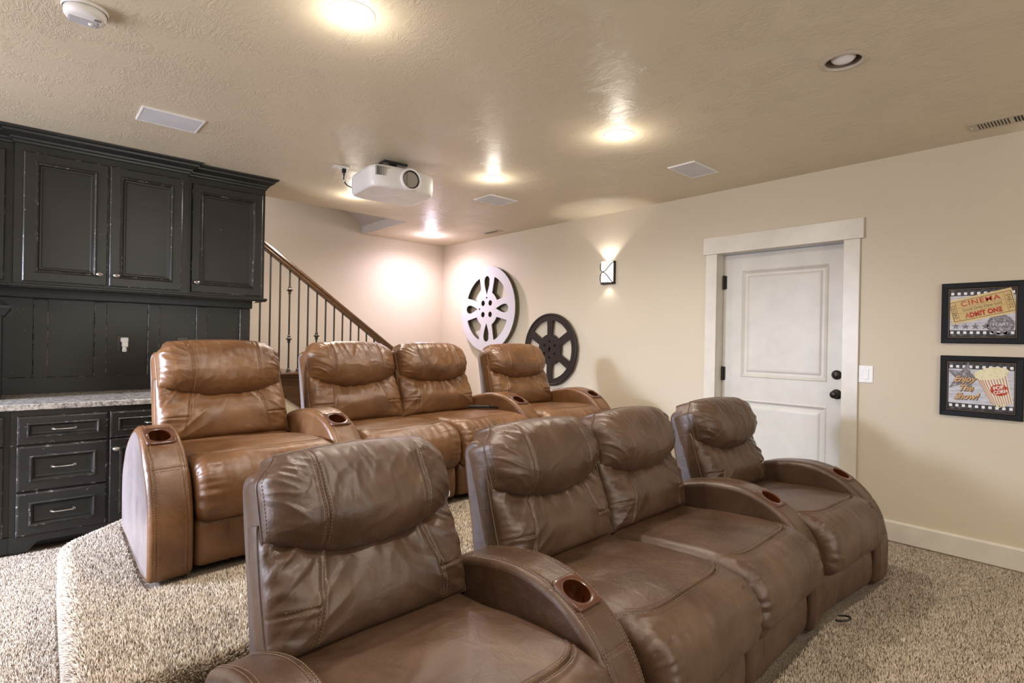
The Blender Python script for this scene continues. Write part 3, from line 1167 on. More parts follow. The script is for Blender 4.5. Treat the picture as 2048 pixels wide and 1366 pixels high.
def make_back(root, x, mats, seed, tagstrip=False):
    lea, lit_side, thr = mats
    sag = 0.058 + 0.005 * (seed % 3)
    rs = random.Random(seed)
    ph = [rs.uniform(0, 40) for _ in range(6)]
    # ---- lower back cushion
    hwl = lambda b: 0.314 - 0.006 * b + 0.004 * np.cos(b * 1.5)
    t0 = lambda xx: 0.0 * xx
    t1 = lambda xx: crease_t(xx, sag) + 0.012
    seamx = lambda b: 0.185 - 0.03 * b
    def rdg(n, w=2.6):
        return 1 - np.clip(np.abs(n) * w, 0, 1)
    def d_low(xx, t, a, b, prof):
        d = np.zeros_like(xx)
        pk = np.minimum(prof * 1.5, 1)
        # gathers hanging from the crease, fanning out
        fan = xx / (1 + 0.9 * (1 - b) * 0.5)
        g = np.exp(-((1 - b) / 0.62) ** 1.6)
        d = d + g * 0.0145 * (rdg(nz(fan * 15 + ph[0], t * 4.2 + ph[1], seed)) - 0.45) * pk
        d = d + np.exp(-((1 - b) / 0.3) ** 1.4) * 0.007 * nz(fan * 46 + ph[2], t * 5, seed + 2) * pk
        # long diagonal drag folds from the side seams and lower corners
        for sgn in (-1, 1):
            q = (t - 0.12) * 0.95 + sgn * xx * 0.60
            m = sstep(0.03, 0.22, sgn * xx)
            d = d + m * 0.009 * (rdg(nz(q * 10 + ph[2] + sgn, sgn * xx * 2.2 + ph[4], seed + 4), 2.8) - 0.35) * pk
            m = sstep(0.16, 0.29, sgn * xx)
            d = d + m * 0.004 * nz(t * 42 + xx * 8 + ph[3], xx * 6, seed + 6) * pk
        d = d + 0.008 * nz(xx * 6 + ph[5], t * 7, seed + 5) * prof
        sv = np.abs(np.abs(xx) - seamx(b))
        d = d - 0.0045 * np.exp(-(sv / 0.0055) ** 2) * prof ** 0.5 + 0.002 * np.exp(-((sv - 0.012) / 0.006) ** 2) * prof
        sh = np.where(np.abs(xx) > seamx(b), np.abs(t - 0.105 - 0.05 * (np.abs(xx) - 0.2)), 9)
        d = d - 0.004 * np.exp(-(sh / 0.005) ** 2) * prof ** 0.5 + 0.002 * np.exp(-((sh - 0.011) / 0.006) ** 2) * prof
        return d
    th = lambda a, b: 0.052 + 0.022 * np.exp(-((b + 0.15) / 0.5) ** 2) - 0.02 * sstep(0.4, 1.0, b)
    fl = pillow(hwl, t0, t1, th, d_low, 0.042, (6.5, 5.0))
    mb = MB()
    build_pillow(mb, fl, 180, 100, 0.07)
    for sgn in (-1, 1):
        B = np.linspace(-0.93, 0.90, 60)
        for o in (-0.0075, 0.0075):
            A = sgn * (seamx(B) + o) / hwl(B)
            p, n = surf_run(fl, A, B)
            stitches(mb, p + n * 0.0008, n, 1)
        Xs = np.linspace(0.195, 0.292, 24)
        for o in (-0.0075, 0.0075):
            t = 0.105 + 0.05 * (Xs - 0.2) + o
            b = 2 * t / t1(Xs) - 1
            a = sgn * Xs / hwl(b)
            p, n = surf_run(fl, a, b)
            stitches(mb, p + n * 0.0008, n, 1)
    for v in mb.v:
        v[:, 0] += x
    low = mb.build('backrest', [lea, thr], root)
    # ---- headrest
    hwh = lambda b: 0.303 * (1 - 0.17 * sstep(0.25, 1.0, b) ** 1.7)
    h0 = lambda xx: crease_t(xx, sag) - 0.034
    h1 = lambda xx: 0.530 - 0.018 * (xx / 0.29) ** 2
    hs = 0.165
    def d_head(xx, t, a, b, prof):
        pk = np.minimum(prof * 1.5, 1)
        d = 0.009 * nz(xx * 5 + ph[1], t * 6 + ph[2], seed + 11) * prof
        # creases running in from the ends and over the top
        e = sstep(0.5, 0.97, np.abs(a))
        d = d + e * 0.008 * (rdg(nz(xx * 7 + ph[3], t * 22 + xx * 12, seed + 12)) - 0.4) * pk
        q = sstep(-0.1, 0.95, b)
        d = d + q * 0.0038 * (rdg(nz(xx * 19 + t * 4 + ph[4], t * 2.6, seed + 13)) - 0.4) * pk
        bt = np.exp(-(1 + b) / 0.28)
        d = d + bt * 0.006 * nz(xx * 22 + ph[5], t * 6, seed + 14) * pk
        d = d + 0.002 * (rdg(nz(xx * 9 - t * 9 + ph[0], t * 9 + xx * 6, seed + 15), 3.2) - 0.35) * pk
        sv = np.abs(np.abs(xx) - hs)
        d = d - 0.0045 * np.exp(-(sv / 0.0055) ** 2) * prof ** 0.5 + 0.002 * np.exp(-((sv - 0.012) / 0.006) ** 2) * prof
        return d
    thh = lambda a, b: 0.098 + 0.016 * np.exp(-((b + 0.3) / 0.5) ** 2)
    fh = pillow(hwh, h0, h1, thh, d_head, 0.055, (5.5, 2.8))
    mb = MB()
    build_pillow(mb, fh, 180, 110, 0.095)
    for sgn in (-1, 1):
        B = np.linspace(-0.9, 0.97, 70)
        for o in (-0.0075, 0.0075):
            A = sgn * (hs + o) / hwh(B)
            p, n = surf_run(fh, A, B)
            stitches(mb, p + n * 0.0008, n, 1)
        # stitching just inside the end seam
        B = np.linspace(-0.75, 0.9, 60)
        p, n = surf_run(fh, np.full(60, sgn * 0.985), B)
        stitches(mb, p + n * 0.001, n, 1)
    if tagstrip:
        p, n = surf_run(fh, np.array([0.992]), np.array([-0.62]))
        tagmb = MB()
        q = np.linspace(0, 1, 8)
        st3 = np.stack([p[0] + np.array([0.006, -0.004, -0.030]) * t + n[0] * 0.004 * sin(pi * t) for t in q])
        tagmb.tube(st3, 0.0035 * (1 - 0.5 * q), 6)
        tagmb.build('label_tag', 'plastic', root, 'white tag')
    for v in mb.v:
        v[:, 0] += x
    mb.build('headrest', [lea, thr], root)
    return low


SHELL_PROF = resample([(0.60, 0.16), (0.663, 0.47), (0.737, 0.80), (0.757, 0.857), (0.787, 0.882), (0.842, 0.878), (0.873, 0.845), (0.868, 0.77),
                       (0.812, 0.47), (0.775, 0.12), (0.76, 0.05), (0.63, 0.05)], 90)


def make_shell(root, x, mats):
    lea, lit_side, thr = mats
    mb = MB()
    xs, ins = round_stations(0.60, 0.016, 6, 9)
    def disp(xx, pr):
        return 0.002 * nz(pr[:, 0] * 10, pr[:, 1] * 6 + xx * 5, 21)
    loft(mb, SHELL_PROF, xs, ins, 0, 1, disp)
    for v in mb.v:
        v[:, 0] += x
    mb.build('back_shell', [lea, lit_side], root)


FOOT_PROF = resample([(0.05, 0.018), (0.022, 0.035), (0.014, 0.11), (0.018, 0.18), (0.04, 0.222), (0.10, 0.225), (0.11, 0.12), (0.10, 0.02)], 60)


def make_foot(root, x, mats, seed):
    lea, lit_side, thr = mats
    mb = MB()
    xs, ins = round_stations(0.63, 0.03, 7, 60)
    def disp(xx, pr):
        sv = abs(abs(xx) - 0.175)
        d = -0.004 * math.exp(-(sv / 0.006) ** 2) + 0.0018 * math.exp(-((sv - 0.012) / 0.006) ** 2)
        return d + 0.004 * nz(xx * 6 + seed, pr[:, 1] * 9, seed + 2)
    P, nr = loft(mb, FOOT_PROF, xs, ins, 0, 0, disp)
    sel = [j for j in range(len(FOOT_PROF)) if FOOT_PROF[j, 0] < 0.06]
    sel = sorted(sel, key=lambda j: FOOT_PROF[j, 1])
    q = FOOT_PROF[sel]; nn = nr[sel]
    for c in (-0.175, 0.175):
        pts = np.c_[np.full(len(q), c - 0.008), q + nn * 0.003]
        stitches(mb, pts, np.c_[np.zeros(len(q)), nn], 1)
    for v in mb.v:
        v[:, 0] += x
    mb.build('footrest_panel', [lea, thr], root)


def make_base(root, x0, x1):
    mb = MB()
    mb.box((x0, 0.13, 0.035), (x1, 0.82, 0.32), 0)
    for fx in (x0 + 0.06, x1 - 0.06):
        for fy in (0.18, 0.76):
            mb.lathe([(0.03, -0.004), (0.03, 0.04)], 14, T=T_((fx, fy, 0)), caps=True)
    mb.build('base', 'darkbase', root)


def recliner(name, label, cat, loc, rz, seats, arms, tone, seed):
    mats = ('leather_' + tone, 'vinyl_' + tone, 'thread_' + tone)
    root = thing(name, label, cat, loc, radians(rz), 'leather theatre recliners in two rows' if name == 'recliner' else 'two-seat leather theatre recliners')
    for k, sx in enumerate(seats):
        make_seat(root, sx, mats, seed + 31 * k)
        make_back(root, sx, mats, seed + 17 * k, seed == 5)
        make_shell(root, sx, mats)
        make_foot(root, sx, mats, seed + 7 * k)
    for ax in arms:
        make_arm(root, ax, mats, 0.45 if ax < 0 else 0.0)
    make_base(root, min(seats) - 0.29, max(seats) + 0.29)
    return root


AX = SEAT_W / 2 + ARM_W / 2
recliner('recliner', 'tan leather recliner with two cup holder arms nearest the black cabinets', 'recliner', (0.857, 2.520, PLAT), 4, [0], [-AX, AX], 'tan', 3)
recliner('loveseat', 'tan leather two-seat recliner in the middle of the raised back row', 'loveseat', (1.990, 2.672, PLAT), 4, [-0.325, 0.325], [0.73], 'tan', 11)
recliner('recliner', 'tan leather recliner on the platform below the two film reels', 'recliner', (3.132, 2.7315, PLAT), -0.7, [0], [AX], 'tan', 23)
recliner('recliner', 'dark brown leather recliner nearest the camera with the platform edge behind it', 'recliner', (0.817, 0.815, 0), 3, [0], [-AX, AX], 'brown', 5)
recliner('loveseat', 'dark brown leather two-seat recliner in the middle of the front row', 'loveseat', (1.951, 0.866, 0), 2.7, [-0.325, 0.325], [0.73], 'brown', 14)
recliner('recliner', 'dark brown leather recliner at the row end in front of the white door', 'recliner', (3.078, 0.880, 0), -3.2, [0], [AX], 'brown', 29)

# remote on the back loveseat, loop of cord on the carpet
def onto(root_loc, rz, p):
    return Matrix.Translation(root_loc) @ Matrix.Rotation(radians(rz), 4, 'Z') @ Vector(p)
rm = thing('remote_control', 'slim black remote control with coiled cord on the tan loveseat beside its arm', 'remote control', onto((1.997, 2.670, PLAT), 5, (0.545, 0.43, 0.480)), radians(138))
mb = MB()
mb.box((-0.075, -0.021, 0.0), (0.075, 0.021, 0.018), 0, 0.005, 3)
mb.build('remote_body', 'blackplastic', rm)
mb = MB()
tt = np.linspace(0, 1, 160)
mb.tube(np.c_[-0.075 - 0.06 * tt, 0.008 * np.cos(tt * 2 * pi * 9), 0.010 + 0.008 * np.sin(tt * 2 * pi * 9) - 0.004 * tt], 0.0022, 6)
mb.build('coiled_cord', 'blackplastic', rm)

mb = MB()
tt = np.linspace(-0.4, pi + 0.6, 40)
mb.tube(np.c_[0.030 * np.cos(tt), -0.038 * np.sin(tt), 0.016 + 0.010 * np.sin(tt)], 0.0042, 8)
o = mb.build('power_cord', 'blackplastic')
o.location = (2.835, 0.858, 0.002); o.rotation_euler = (0, 0, 0.25)
tag(o, 'black loop of cord on the carpet in front of the brown recliners', 'cord')


# ------------------------------------------------------------------ cabinets
KNOB = [(0.004, 0.0), (0.004, 0.012), (0.010, 0.016), (0.0135, 0.022), (0.011, 0.028), (0.0, 0.031)]
RY = Matrix(((1, 0, 0, 0), (0, 0, -1, 0), (0, 1, 0, 0), (0, 0, 0, 1)))  # local z -> -y
PANEL = [(0, 0), (0, 0.016), (0.006, 0.021), (0.011, 0.021), (0.056, 0.021), (0.0575, 0.027), (0.066, 0.029), (0.074, 0.024), (0.080, 0.014), (0.088, 0.0135), (0.094, 0.010)]
PMAT = [0, 1, 0, 0, 1, 0, 1, 0, 0, 0]


def panel_door(parent, name, x0, x1, z0, z1, y, scale=1.0):
    mb = MB()
    st = [(a * scale if a > 0.02 else a, d) for a, d in PANEL]
    mb.rings(x0, x1, z0, z1, y, st, mats=PMAT)
    return mb.build(name, ['black', 'worn'], parent)


def cab_knob(parent, x, y, z):
    mb = MB()
    S_ = Matrix.Diagonal((1.25, 1, 0.8, 1))
    mb.lathe(KNOB, 20, T=T_((x, y, z)) @ Matrix.Diagonal((1.55, 1.1, 1.05, 1)) @ RY)
    return mb.build('knob', 'nickel', parent)


UY = 4.965
UZ0, UZ1 = 1.575, 2.47


def upper(label, x0, x1, yf, doors, knobs):
    root = thing('upper_cabinet', label, 'cabinet', (0, 0, 0), 0, 'black wall cabinets')
    mb = MB()
    mb.box((x0 + 0.0003, yf, UZ0), (x1 - 0.0003, UY - 0.001, UZ1 + 0.06), 0)
    mb.build('carcass', ['black'], root)
    for (a, b), kx in zip(doors, knobs):
        d = panel_door(root, 'door', a, b, 1.59, 2.405, yf + 0.001)
        cab_knob(d, kx, yf - 0.021, 1.663)
    return root

upper('black wall cabinet with two panelled doors, centre of the wall cabinets', -0.045, 0.905, 4.63, [(-0.002, 0.428), (0.438, 0.868)], [0.385, 0.477])
upper('black wall cabinet with a single door, beside the staircase', 0.905, 1.465, 4.68, [(0.938, 1.442)], [0.972])
upper('black wall cabinet cut off by the photo edge, farthest from the stairs', -0.70, -0.045, 4.68, [(-0.655, -0.375), (-0.365, -0.085)], [-0.42, -0.128])

# crown moulding in one run stepping around the units, and the light rail under them
CR = [(0.001, 2.452), (0.010, 2.455), (0.012, 2.468), (0.022, 2.474), (0.024, 2.486), (0.046, 2.500), (0.058, 2.508), (0.060, 2.520), (0.074, 2.524), (0.082, 2.532), (0.084, 2.5385), (0.001, 2.5385)]
plan = [(-0.72, 4.68), (-0.045, 4.68), (-0.045, 4.63), (0.905, 4.63), (0.905, 4.68), (1.465, 4.68), (1.465, 4.965)]


def offset_plan(pl, d):
    out = []
    n = len(pl)
    for i, p in enumerate(pl):
        def nrm(a, b):
            dx, dy = b[0] - a[0], b[1] - a[1]
            l = sqrt(dx * dx + dy * dy)
            return (dy / l, -dx / l)
        if i == 0:
            m = nrm(pl[0], pl[1]); out.append((p[0] + m[0] * d, p[1] + m[1] * d))
        elif i == n - 1:
            m = nrm(pl[-2], pl[-1]); out.append((p[0] + m[0] * d, p[1] + m[1] * d))
        else:
            m1 = nrm(pl[i - 1], p); m2 = nrm(p, pl[i + 1])
            out.append((p[0] + (m1[0] + m2[0]) * d, p[1] + (m1[1] + m2[1]) * d))
    return out


def moulding(name, prof, pl, mats, label, cat):
    mb = MB()
    P = np.array([[(x, y, z) for x, y in offset_plan(pl, d)] for d, z in prof])
    mb.grid(P, smooth=False, flip=True)
    o = mb.build(name, mats)
    return tag(o, label, cat)

moulding('crown_moulding', CR, plan, ['black'], 'black stepped crown moulding between the wall cabinets and the ceiling', 'moulding')
LR = [(0.001, 1.5745), (0.016, 1.5745), (0.022, 1.570), (0.022, 1.562), (0.016, 1.552), (0.012, 1.548), (0.001, 1.548)]
moulding('light_rail', LR, plan, ['black'], 'black rounded ledge along the bottom of the wall cabinets', 'moulding')
mb = MB()
mb.box((-0.72, 4.905, 1.4965), (1.448, 4.964, 1.5745), 0, 0.008)
mb.box((-0.72, 4.70, 1.560), (1.44, 4.91, 1.5745), 0)
tag(mb.build('frieze_board', ['black']), 'black frieze board under the wall cabinets above the backsplash', 'moulding')

# backsplash of boards and battens
bs = thing('backsplash', 'black board and batten backsplash between counter and wall cabinets', 'backsplash', (0, 0, 0))
mb = MB()
mb.box((-0.72, 4.945, 0.85), (1.438, 4.964, 1.495), 0)
mb.build('board', ['black'], bs)
for a, b in ((-0.27, -0.195), (0.058, 0.136), (0.388, 0.461), (0.711, 0.788), (1.034, 1.110), (1.357, 1.438)):
    mb = MB()
    mb.rings(a, b, 0.955, 1.492, 4.946, [(0, 0), (0, 0.014), (0.004, 0.018)], mats=[0, 1])
    mb.build('batten', ['black', 'wornlight'], bs)
mb = MB()
mb.rings(-0.72, 1.438, 0.85, 0.962, 4.946, [(0, 0), (0, 0.012), (0.004, 0.016)], mats=[0, 1])
mb.build('bottom_rail', ['black', 'worn'], bs)

# base cabinets
BY = 4.225
BPAN = [(0, 0), (0, 0.014), (0.005, 0.019), (0.012, 0.021), (0.055, 0.021), (0.057, 0.029), (0.064, 0.031), (0.073, 0.024), (0.080, 0.012), (0.090, 0.010)]
BMAT = [0, 1, 1, 0, 1, 1, 0, 0, 0]


def pull(parent, xc, y, z, L=0.105):
    mb = MB()
    tt = np.linspace(0, 1, 21)
    bow = 0.026 + 0.005 * np.sin(pi * tt)
    ends = np.minimum(tt, 1 - tt) / 0.08
    bow = np.where(ends < 1, bow * np.sqrt(np.clip(1 - (1 - ends) ** 2, 0, 1)), bow)
    rr = 0.0038 + 0.0022 * np.exp(-((np.abs(tt - 0.5) - 0.42) / 0.05) ** 2)
    mb.tube(np.c_[xc - L / 2 + L * tt, y - bow, np.full(21, z)], rr, 10)
    for e in (-1, 1):
        mb.lathe([(0.009, 0), (0.009, 0.004), (0.006, 0.008)], 12, T=T_((xc + e * L / 2, y, z)) @ RY, caps=True)
    mb.build('handle', 'nickel', parent)


def drawer(parent, x0, x1, z0, z1):
    mb = MB()
    sc = min(1.0, (z1 - z0) / 0.22)
    mb.rings(x0, x1, z0, z1, BY + 0.001, [(a * (sc if a > 0.02 else 1), d) for a, d in BPAN], mats=BMAT)
    d = mb.build('drawer', ['black', 'worn'], parent)
    pull(d, (x0 + x1) / 2, BY - 0.010, (z0 + z1) / 2)
    return d


def base_unit(label, x0, x1, rows, yf=BY):
    root = thing('base_cabinet', label, 'cabinet', (0, 0, 0), 0, 'black base cabinets')
    mb = MB()
    mb.box((x0, yf, 0.075), (x1, 4.94, 0.818), 0)
    # bracket foot rail with an arched cut
    w = x1 - x0
    top, f = 0.092, 0.085
    pts = [(x0, 0.0), (x0 + f, 0.0)]
    for t in np.linspace(0, 1, 10):
        pts.append((x0 + f + 0.055 * t, 0.052 * sin(t * pi / 2)))
    for t in np.linspace(0, 1, 10)[::-1]:
        pts.append((x1 - f - 0.055 * t, 0.052 * sin(t * pi / 2)))
    pts += [(x1 - f, 0.0), (x1, 0.0), (x1, top), (x0, top)]
    TT = Matrix.Translation((0, yf + 0.02, 0)) @ Matrix(((1, 0, 0, 0), (0, 0, -1, 0), (0, 1, 0, 0), (0, 0, 0, 1)))
    mb.prism(pts, 0.0, 0.032, T=TT)
    mb.box((x0 + 0.02, yf + 0.08, 0.0), (x1 - 0.02, 4.93, 0.08), 0)
    mb.build('carcass', ['black'], root)
    for r in rows:
        if r[0] == 'drawer':
            drawer(root, r[1], r[2], r[3], r[4])
        else:
            d = panel_door(root, 'door', r[1], r[2], r[3], r[4], yf + 0.001, 0.9)
            cab_knob(d, r[5], yf - 0.02, r[4] - 0.06)
    return root

base_unit('black distressed base cabinet with three drawers', -0.040, 0.4145, [('drawer', -0.012, 0.4085, 0.617, 0.783), ('drawer', -0.012, 0.4085, 0.347, 0.610), ('drawer', -0.012, 0.4085, 0.089, 0.340)])
base_unit('black base cabinet of a drawer over a door behind the tan recliner', 0.4145, 0.93, [('drawer', 0.418, 0.90, 0.617, 0.783), ('door', 0.418, 0.90, 0.089, 0.610, 0.45)])
base_unit('black base cabinet of drawer and door at the staircase end', 0.93, 1.44, [('drawer', 0.96, 1.412, 0.617, 0.783), ('door', 0.96, 1.412, 0.089, 0.610, 1.0)])
base_unit('black base cabinet cut off by the photo edge beside the three drawers', -0.60, -0.040, [('drawer', -0.57, -0.066, 0.617, 0.783), ('door', -0.57, -0.066, 0.089, 0.610, -0.10)], BY + 0.014)
mb = MB()
mb.box((-0.72, 4.195, 0.818), (1.455, 4.944, 0.852), 0, 0.004)
tag(mb.build('countertop', ['granite']), 'speckled grey and cream granite countertop over the black base cabinets', 'countertop')

# tower at the left end, mostly outside the picture
tw = thing('counter_cabinet', 'black cabinet standing on the countertop at the photo edge with a sloped cap', 'cabinet', (0, 0, 0))
mb = MB()
mb.box((-0.55, 4.55, 0.852), (-0.091, 4.925, 1.37), 0, 0.003)
mb.build('carcass', ['black'], tw)
mb = MB()
cp = [(0.0, 1.36), (0.012, 1.365), (0.034, 1.405), (0.040, 1.412), (0.040, 1.425), (-0.03, 1.48)]
P = np.array([[(x, y, z) for x, y in offset_plan([(-0.55, 4.55), (-0.091, 4.55), (-0.091, 4.925)], d)] for d, z in cp])
mb.grid(P, smooth=False, flip=True)
mb.build('cap', ['black'], tw)

# outlets on the backsplash, plug-in air freshener
def outlet(label, x, z, two=True):
    root = thing('outlet', label, 'outlet', (x, 4.9445, z), 0, 'black outlets on the backsplash')
    mb = MB()
    mb.box((-0.036, -0.006, -0.058), (0.036, 0, 0.058), 0, 0.002)
    mb.build('cover_plate', 'plate', root)
    for dz in (-0.02, 0.02):
        mb = MB()
        mb.box((-0.017, -0.009, dz - 0.015), (0.017, -0.005, dz + 0.015), 0, 0.004)
        mb.build('socket', 'blackplastic', root)
    return root

outlet('black outlet on the black backsplash with a plug-in air freshener', 0.561, 1.192)
outlet('black outlet just showing above the tan recliner headrest', 0.945, 1.190)
af = thing('air_freshener', 'white plug-in air freshener in the backsplash outlet', 'air freshener', (0.567, 4.934, 1.190))
mb = MB()
mb.box((-0.026, -0.045, 0.015), (0.022, 0, 0.05), 0, 0.008, 3)
mb.box((-0.018, -0.05, -0.02), (0.020, -0.005, 0.02), 0, 0.008, 3)
mb.build('warmer', 'plastic', af)
mb = MB()
mb.lathe([(0.011, 0.0), (0.014, -0.02), (0.015, -0.04), (0.012, -0.047), (0.0, -0.048)], 16, T=T_((-0.002, -0.03, -0.008)))
mb.build('bottle', 'plastic', af)
mb = MB()
mb.lathe([(0.0120, -0.004), (0.0128, -0.008), (0.0105, -0.0125), (0.0, -0.013)], 16, T=T_((-0.002, -0.03, -0.040)))
mb.build('oil', 'orange', af, 'orange oil')

# ------------------------------------------------------------------ staircase
RISE, RUN, SX = 0.187, 0.262, 3.04
st_ = thing('staircase', 'dark wood staircase with iron balusters rising behind the cabinets', 'staircase', (0, 0, 0))
SYF, SYB = 5.215, YB
NS = 15
for i in range(NS):
    xr_ = SX - RUN * i
    z = RISE * (i + 1)
    if z > 2.9:
        break
    mb = MB()
    mb.box((xr_ - RUN - 0.005, SYF - 0.04, z - 0.026), (xr_ + 0.028, SYB - 0.005, z), 0, 0.008, 3)
    mb.box((xr_ - 0.012, SYF - 0.012, z - RISE), (xr_ + 0.006, SYB - 0.005, z - 0.026), 0)
    mb.box((xr_ - RUN + 0.02, SYF - 0.024, z - 0.042), (xr_ + 0.016, SYF - 0.002, z - 0.026), 0, 0.004)
    mb.build('tread', 'oak', st_)
# outer stringer: saw-tooth top, sloping bottom
def low_line(x):
    return 0.728 - 0.7137 * (x - 1.80)
pts = []
for i in range(NS):
    xr_ = SX - RUN * i
    z = RISE * (i + 1)
    if z > 2.9:
        break
    pts += [(xr_, z - RISE if i else 0.0), (xr_, z - 0.026)]
xe = xr_ + 0.0
pts.append((xe, low_line(xe)))
x0z = 1.80 + 0.728 / 0.7137
pts.append((x0z, 0.0))
mb = MB()
TS = Matrix.Translation((0, SYF, 0)) @ Matrix(((1, 0, 0, 0), (0, 0, -1, 0), (0, 1, 0, 0), (0, 0, 0, 1)))
mb.prism(pts[::-1], -0.03, 0.0, T=TS)
mb.build('stringer', 'oak', st_)
def tread_z(x):
    i = int(math.floor((SX + 0.0 - x) / RUN))
    return RISE * (i + 1)
def rail_z(x):
    return 2.0905 - 0.7205 * (x - 1.644)
# handrail, moulded section
sec = [(-0.022, -0.034), (0.022, -0.034), (0.028, -0.018), (0.022, -0.008), (0.031, 0.010), (0.027, 0.026), (0.012, 0.034), (-0.012, 0.034), (-0.027, 0.026), (-0.031, 0.010), (-0.022, -0.008), (-0.028, -0.018)]
mb = MB()
P = np.zeros((2, len(sec), 3))
for k, x in enumerate((3.02, 0.1)):
    for j, (a, b) in enumerate(sec):
        P[k, j] = (x, SYF + 0.01 + a, rail_z(x) + b / cos(math.atan(0.7205)))
mb.grid(P, cv=True, smooth=False)
mb.build('handrail', 'oak', st_)
kx = {1.871: (1.704, 1.247), 2.121: (1.28,)}
for k in range(-4, 16):
    x = 1.6055 + 0.0874 * k
    if x > 2.99:
        break
    zb, ztp = tread_z(x), rail_z(x) - 0.036
    by = SYF + 0.01
    mb = MB()
    a = 0.0068
    mb.box((x - a, by - a, zb), (x + a, by + a, ztp), 0, 0.0015, 1)
    shoe = [(0.020, 0.0), (0.020, 0.008), (0.013, 0.014), (0.013, 0.020), (0.016, 0.026), (0.009, 0.036)]
    mb.lathe([(r * 1.3, z) for r, z in shoe], 4, T=T_((x, by, zb), pi / 4), smooth=False, caps=True)
    for kk, zs in kx.items():
        if abs(kk - x) < 0.03:
            for zk in zs:
                kn = [(0.009, -0.036), (0.014, -0.030), (0.014, -0.024), (0.010, -0.020), (0.016, -0.010), (0.029, 0.0), (0.016, 0.010), (0.010, 0.020), (0.014, 0.024), (0.014, 0.030), (0.009, 0.036)]
                mb.lathe([(r * 1.15, z) for r, z in kn], 4, T=T_((x, by, zk), pi / 4), smooth=False)
    mb.build('baluster', 'iron', st_)
mb = MB()
mb.box((3.01, SYF - 0.035, 0.0), (3.10, SYF + 0.055, 1.10), 0, 0.006)
mb.box((3.0, SYF - 0.045, 1.10), (3.11, SYF + 0.065, 1.125), 0, 0.006)
mb.build('newel_post', 'oak', st_)
# drywall below the stringer
mb = MB()
pw = [(1.452, 0.0), (x0z, 0.0), (1.452, low_line(1.452))]
mb.prism(pw, -0.05, -0.012, T=TS)
structure(mb.build('wall_understair', 'wall'))

# ------------------------------------------------------------------ wall decor: film reels
RW = lambda y, z, x=XR: Matrix.Translation((x, y, z)) @ Matrix(((0, 0, -1, 0), (-1, 0, 0, 0), (0, 1, 0, 0), (0, 0, 0, 1)))

def arc_pts(r, a0, a1, n):
    return [(r * cos(a), r * sin(a)) for a in np.linspace(a0, a1, n)]

def fillet(pts, r, seg=5):
    out = []
    n = len(pts)
    for i in range(n):
        p0, p1, p2 = (np.array(pts[i - 1]), np.array(pts[i]), np.array(pts[(i + 1) % n]))
        a = p0 - p1; b = p2 - p1
        la, lb = np.linalg.norm(a), np.linalg.norm(b)
        cs = (a @ b) / (la * lb)
        if cs < -0.9:
            out.append(tuple(p1)); continue
        k = min(r, la * 0.45, lb * 0.45)
        A = p1 + a / la * k; B = p1 + b / lb * k
        for t in np.linspace(0, 1, seg):
            out.append(tuple((1 - t) ** 2 * A + 2 * t * (1 - t) * p1 + t * t * B))
    return out

wr = thing('film_reel', 'large chipped white film reel hung on the wall by the corner', 'film reel', (XR, 5.20, 1.652), 0, 'film reels on the right wall')
R1 = 0.52
hol = []
for q in range(4):
    c = q * pi / 2 + pi / 4
    o_ = arc_pts(0.405, c - 0.43, c + 0.43, 16)
    i_ = arc_pts(0.215, c + 0.30, c - 0.30, 10)
    hol.append(fillet(o_ + i_, 0.02))
    a = q * pi / 2
    tear = []
    for t in np.linspace(0, 2 * pi, 36, endpoint=False):
        u = 0.285 + 0.115 * cos(t)
        wv = 0.058 * sin(t) * (0.5 + 0.5 * cos(t)) ** 0.75 * 1.25
        tear.append((u * cos(a) - wv * sin(a), u * sin(a) + wv * cos(a)))
    hol.append(tear)
    hol.append([(0.098 * cos(c) + 0.034 * cos(t), 0.098 * sin(c) + 0.034 * sin(t)) for t in np.linspace(0, 2 * pi, 24, endpoint=False)])
for a in (pi / 2, pi):
    hol.append([(0.135 * cos(a) + 0.012 * cos(t), 0.135 * sin(a) + 0.012 * sin(t)) for t in np.linspace(0, 2 * pi, 14, endpoint=False)])
TR = RW(0, 0, 0)
mb = MB()
mb.prism(circle(0, 0, R1, 96), 0.060, 0.078, hol, 0, 1, T=TR)
mb.build('front_disc', ['reelwhite', 'reelrim'], wr)
mb = MB()
mb.prism(circle(0, 0, R1 - 0.004, 96), 0.020, 0.034, hol, 0, 0, T=TR)
mb.build('back_disc', ['reelrim'], wr)
mb = MB()
mb.prism(circle(0, 0, R1 - 0.01, 96), 0.034, 0.060, [circle(0, 0, 0.43, 96)[::-1]], 0, 0, T=TR)
for a in np.arange(4) * pi / 2 + pi / 4:
    mb.lathe([(0.02, 0.001), (0.02, 0.062)], 14, T=TR @ T_((0.47 * cos(a), 0.47 * sin(a), 0)), caps=True)
mb.build('spacer', ['reelrim'], wr)

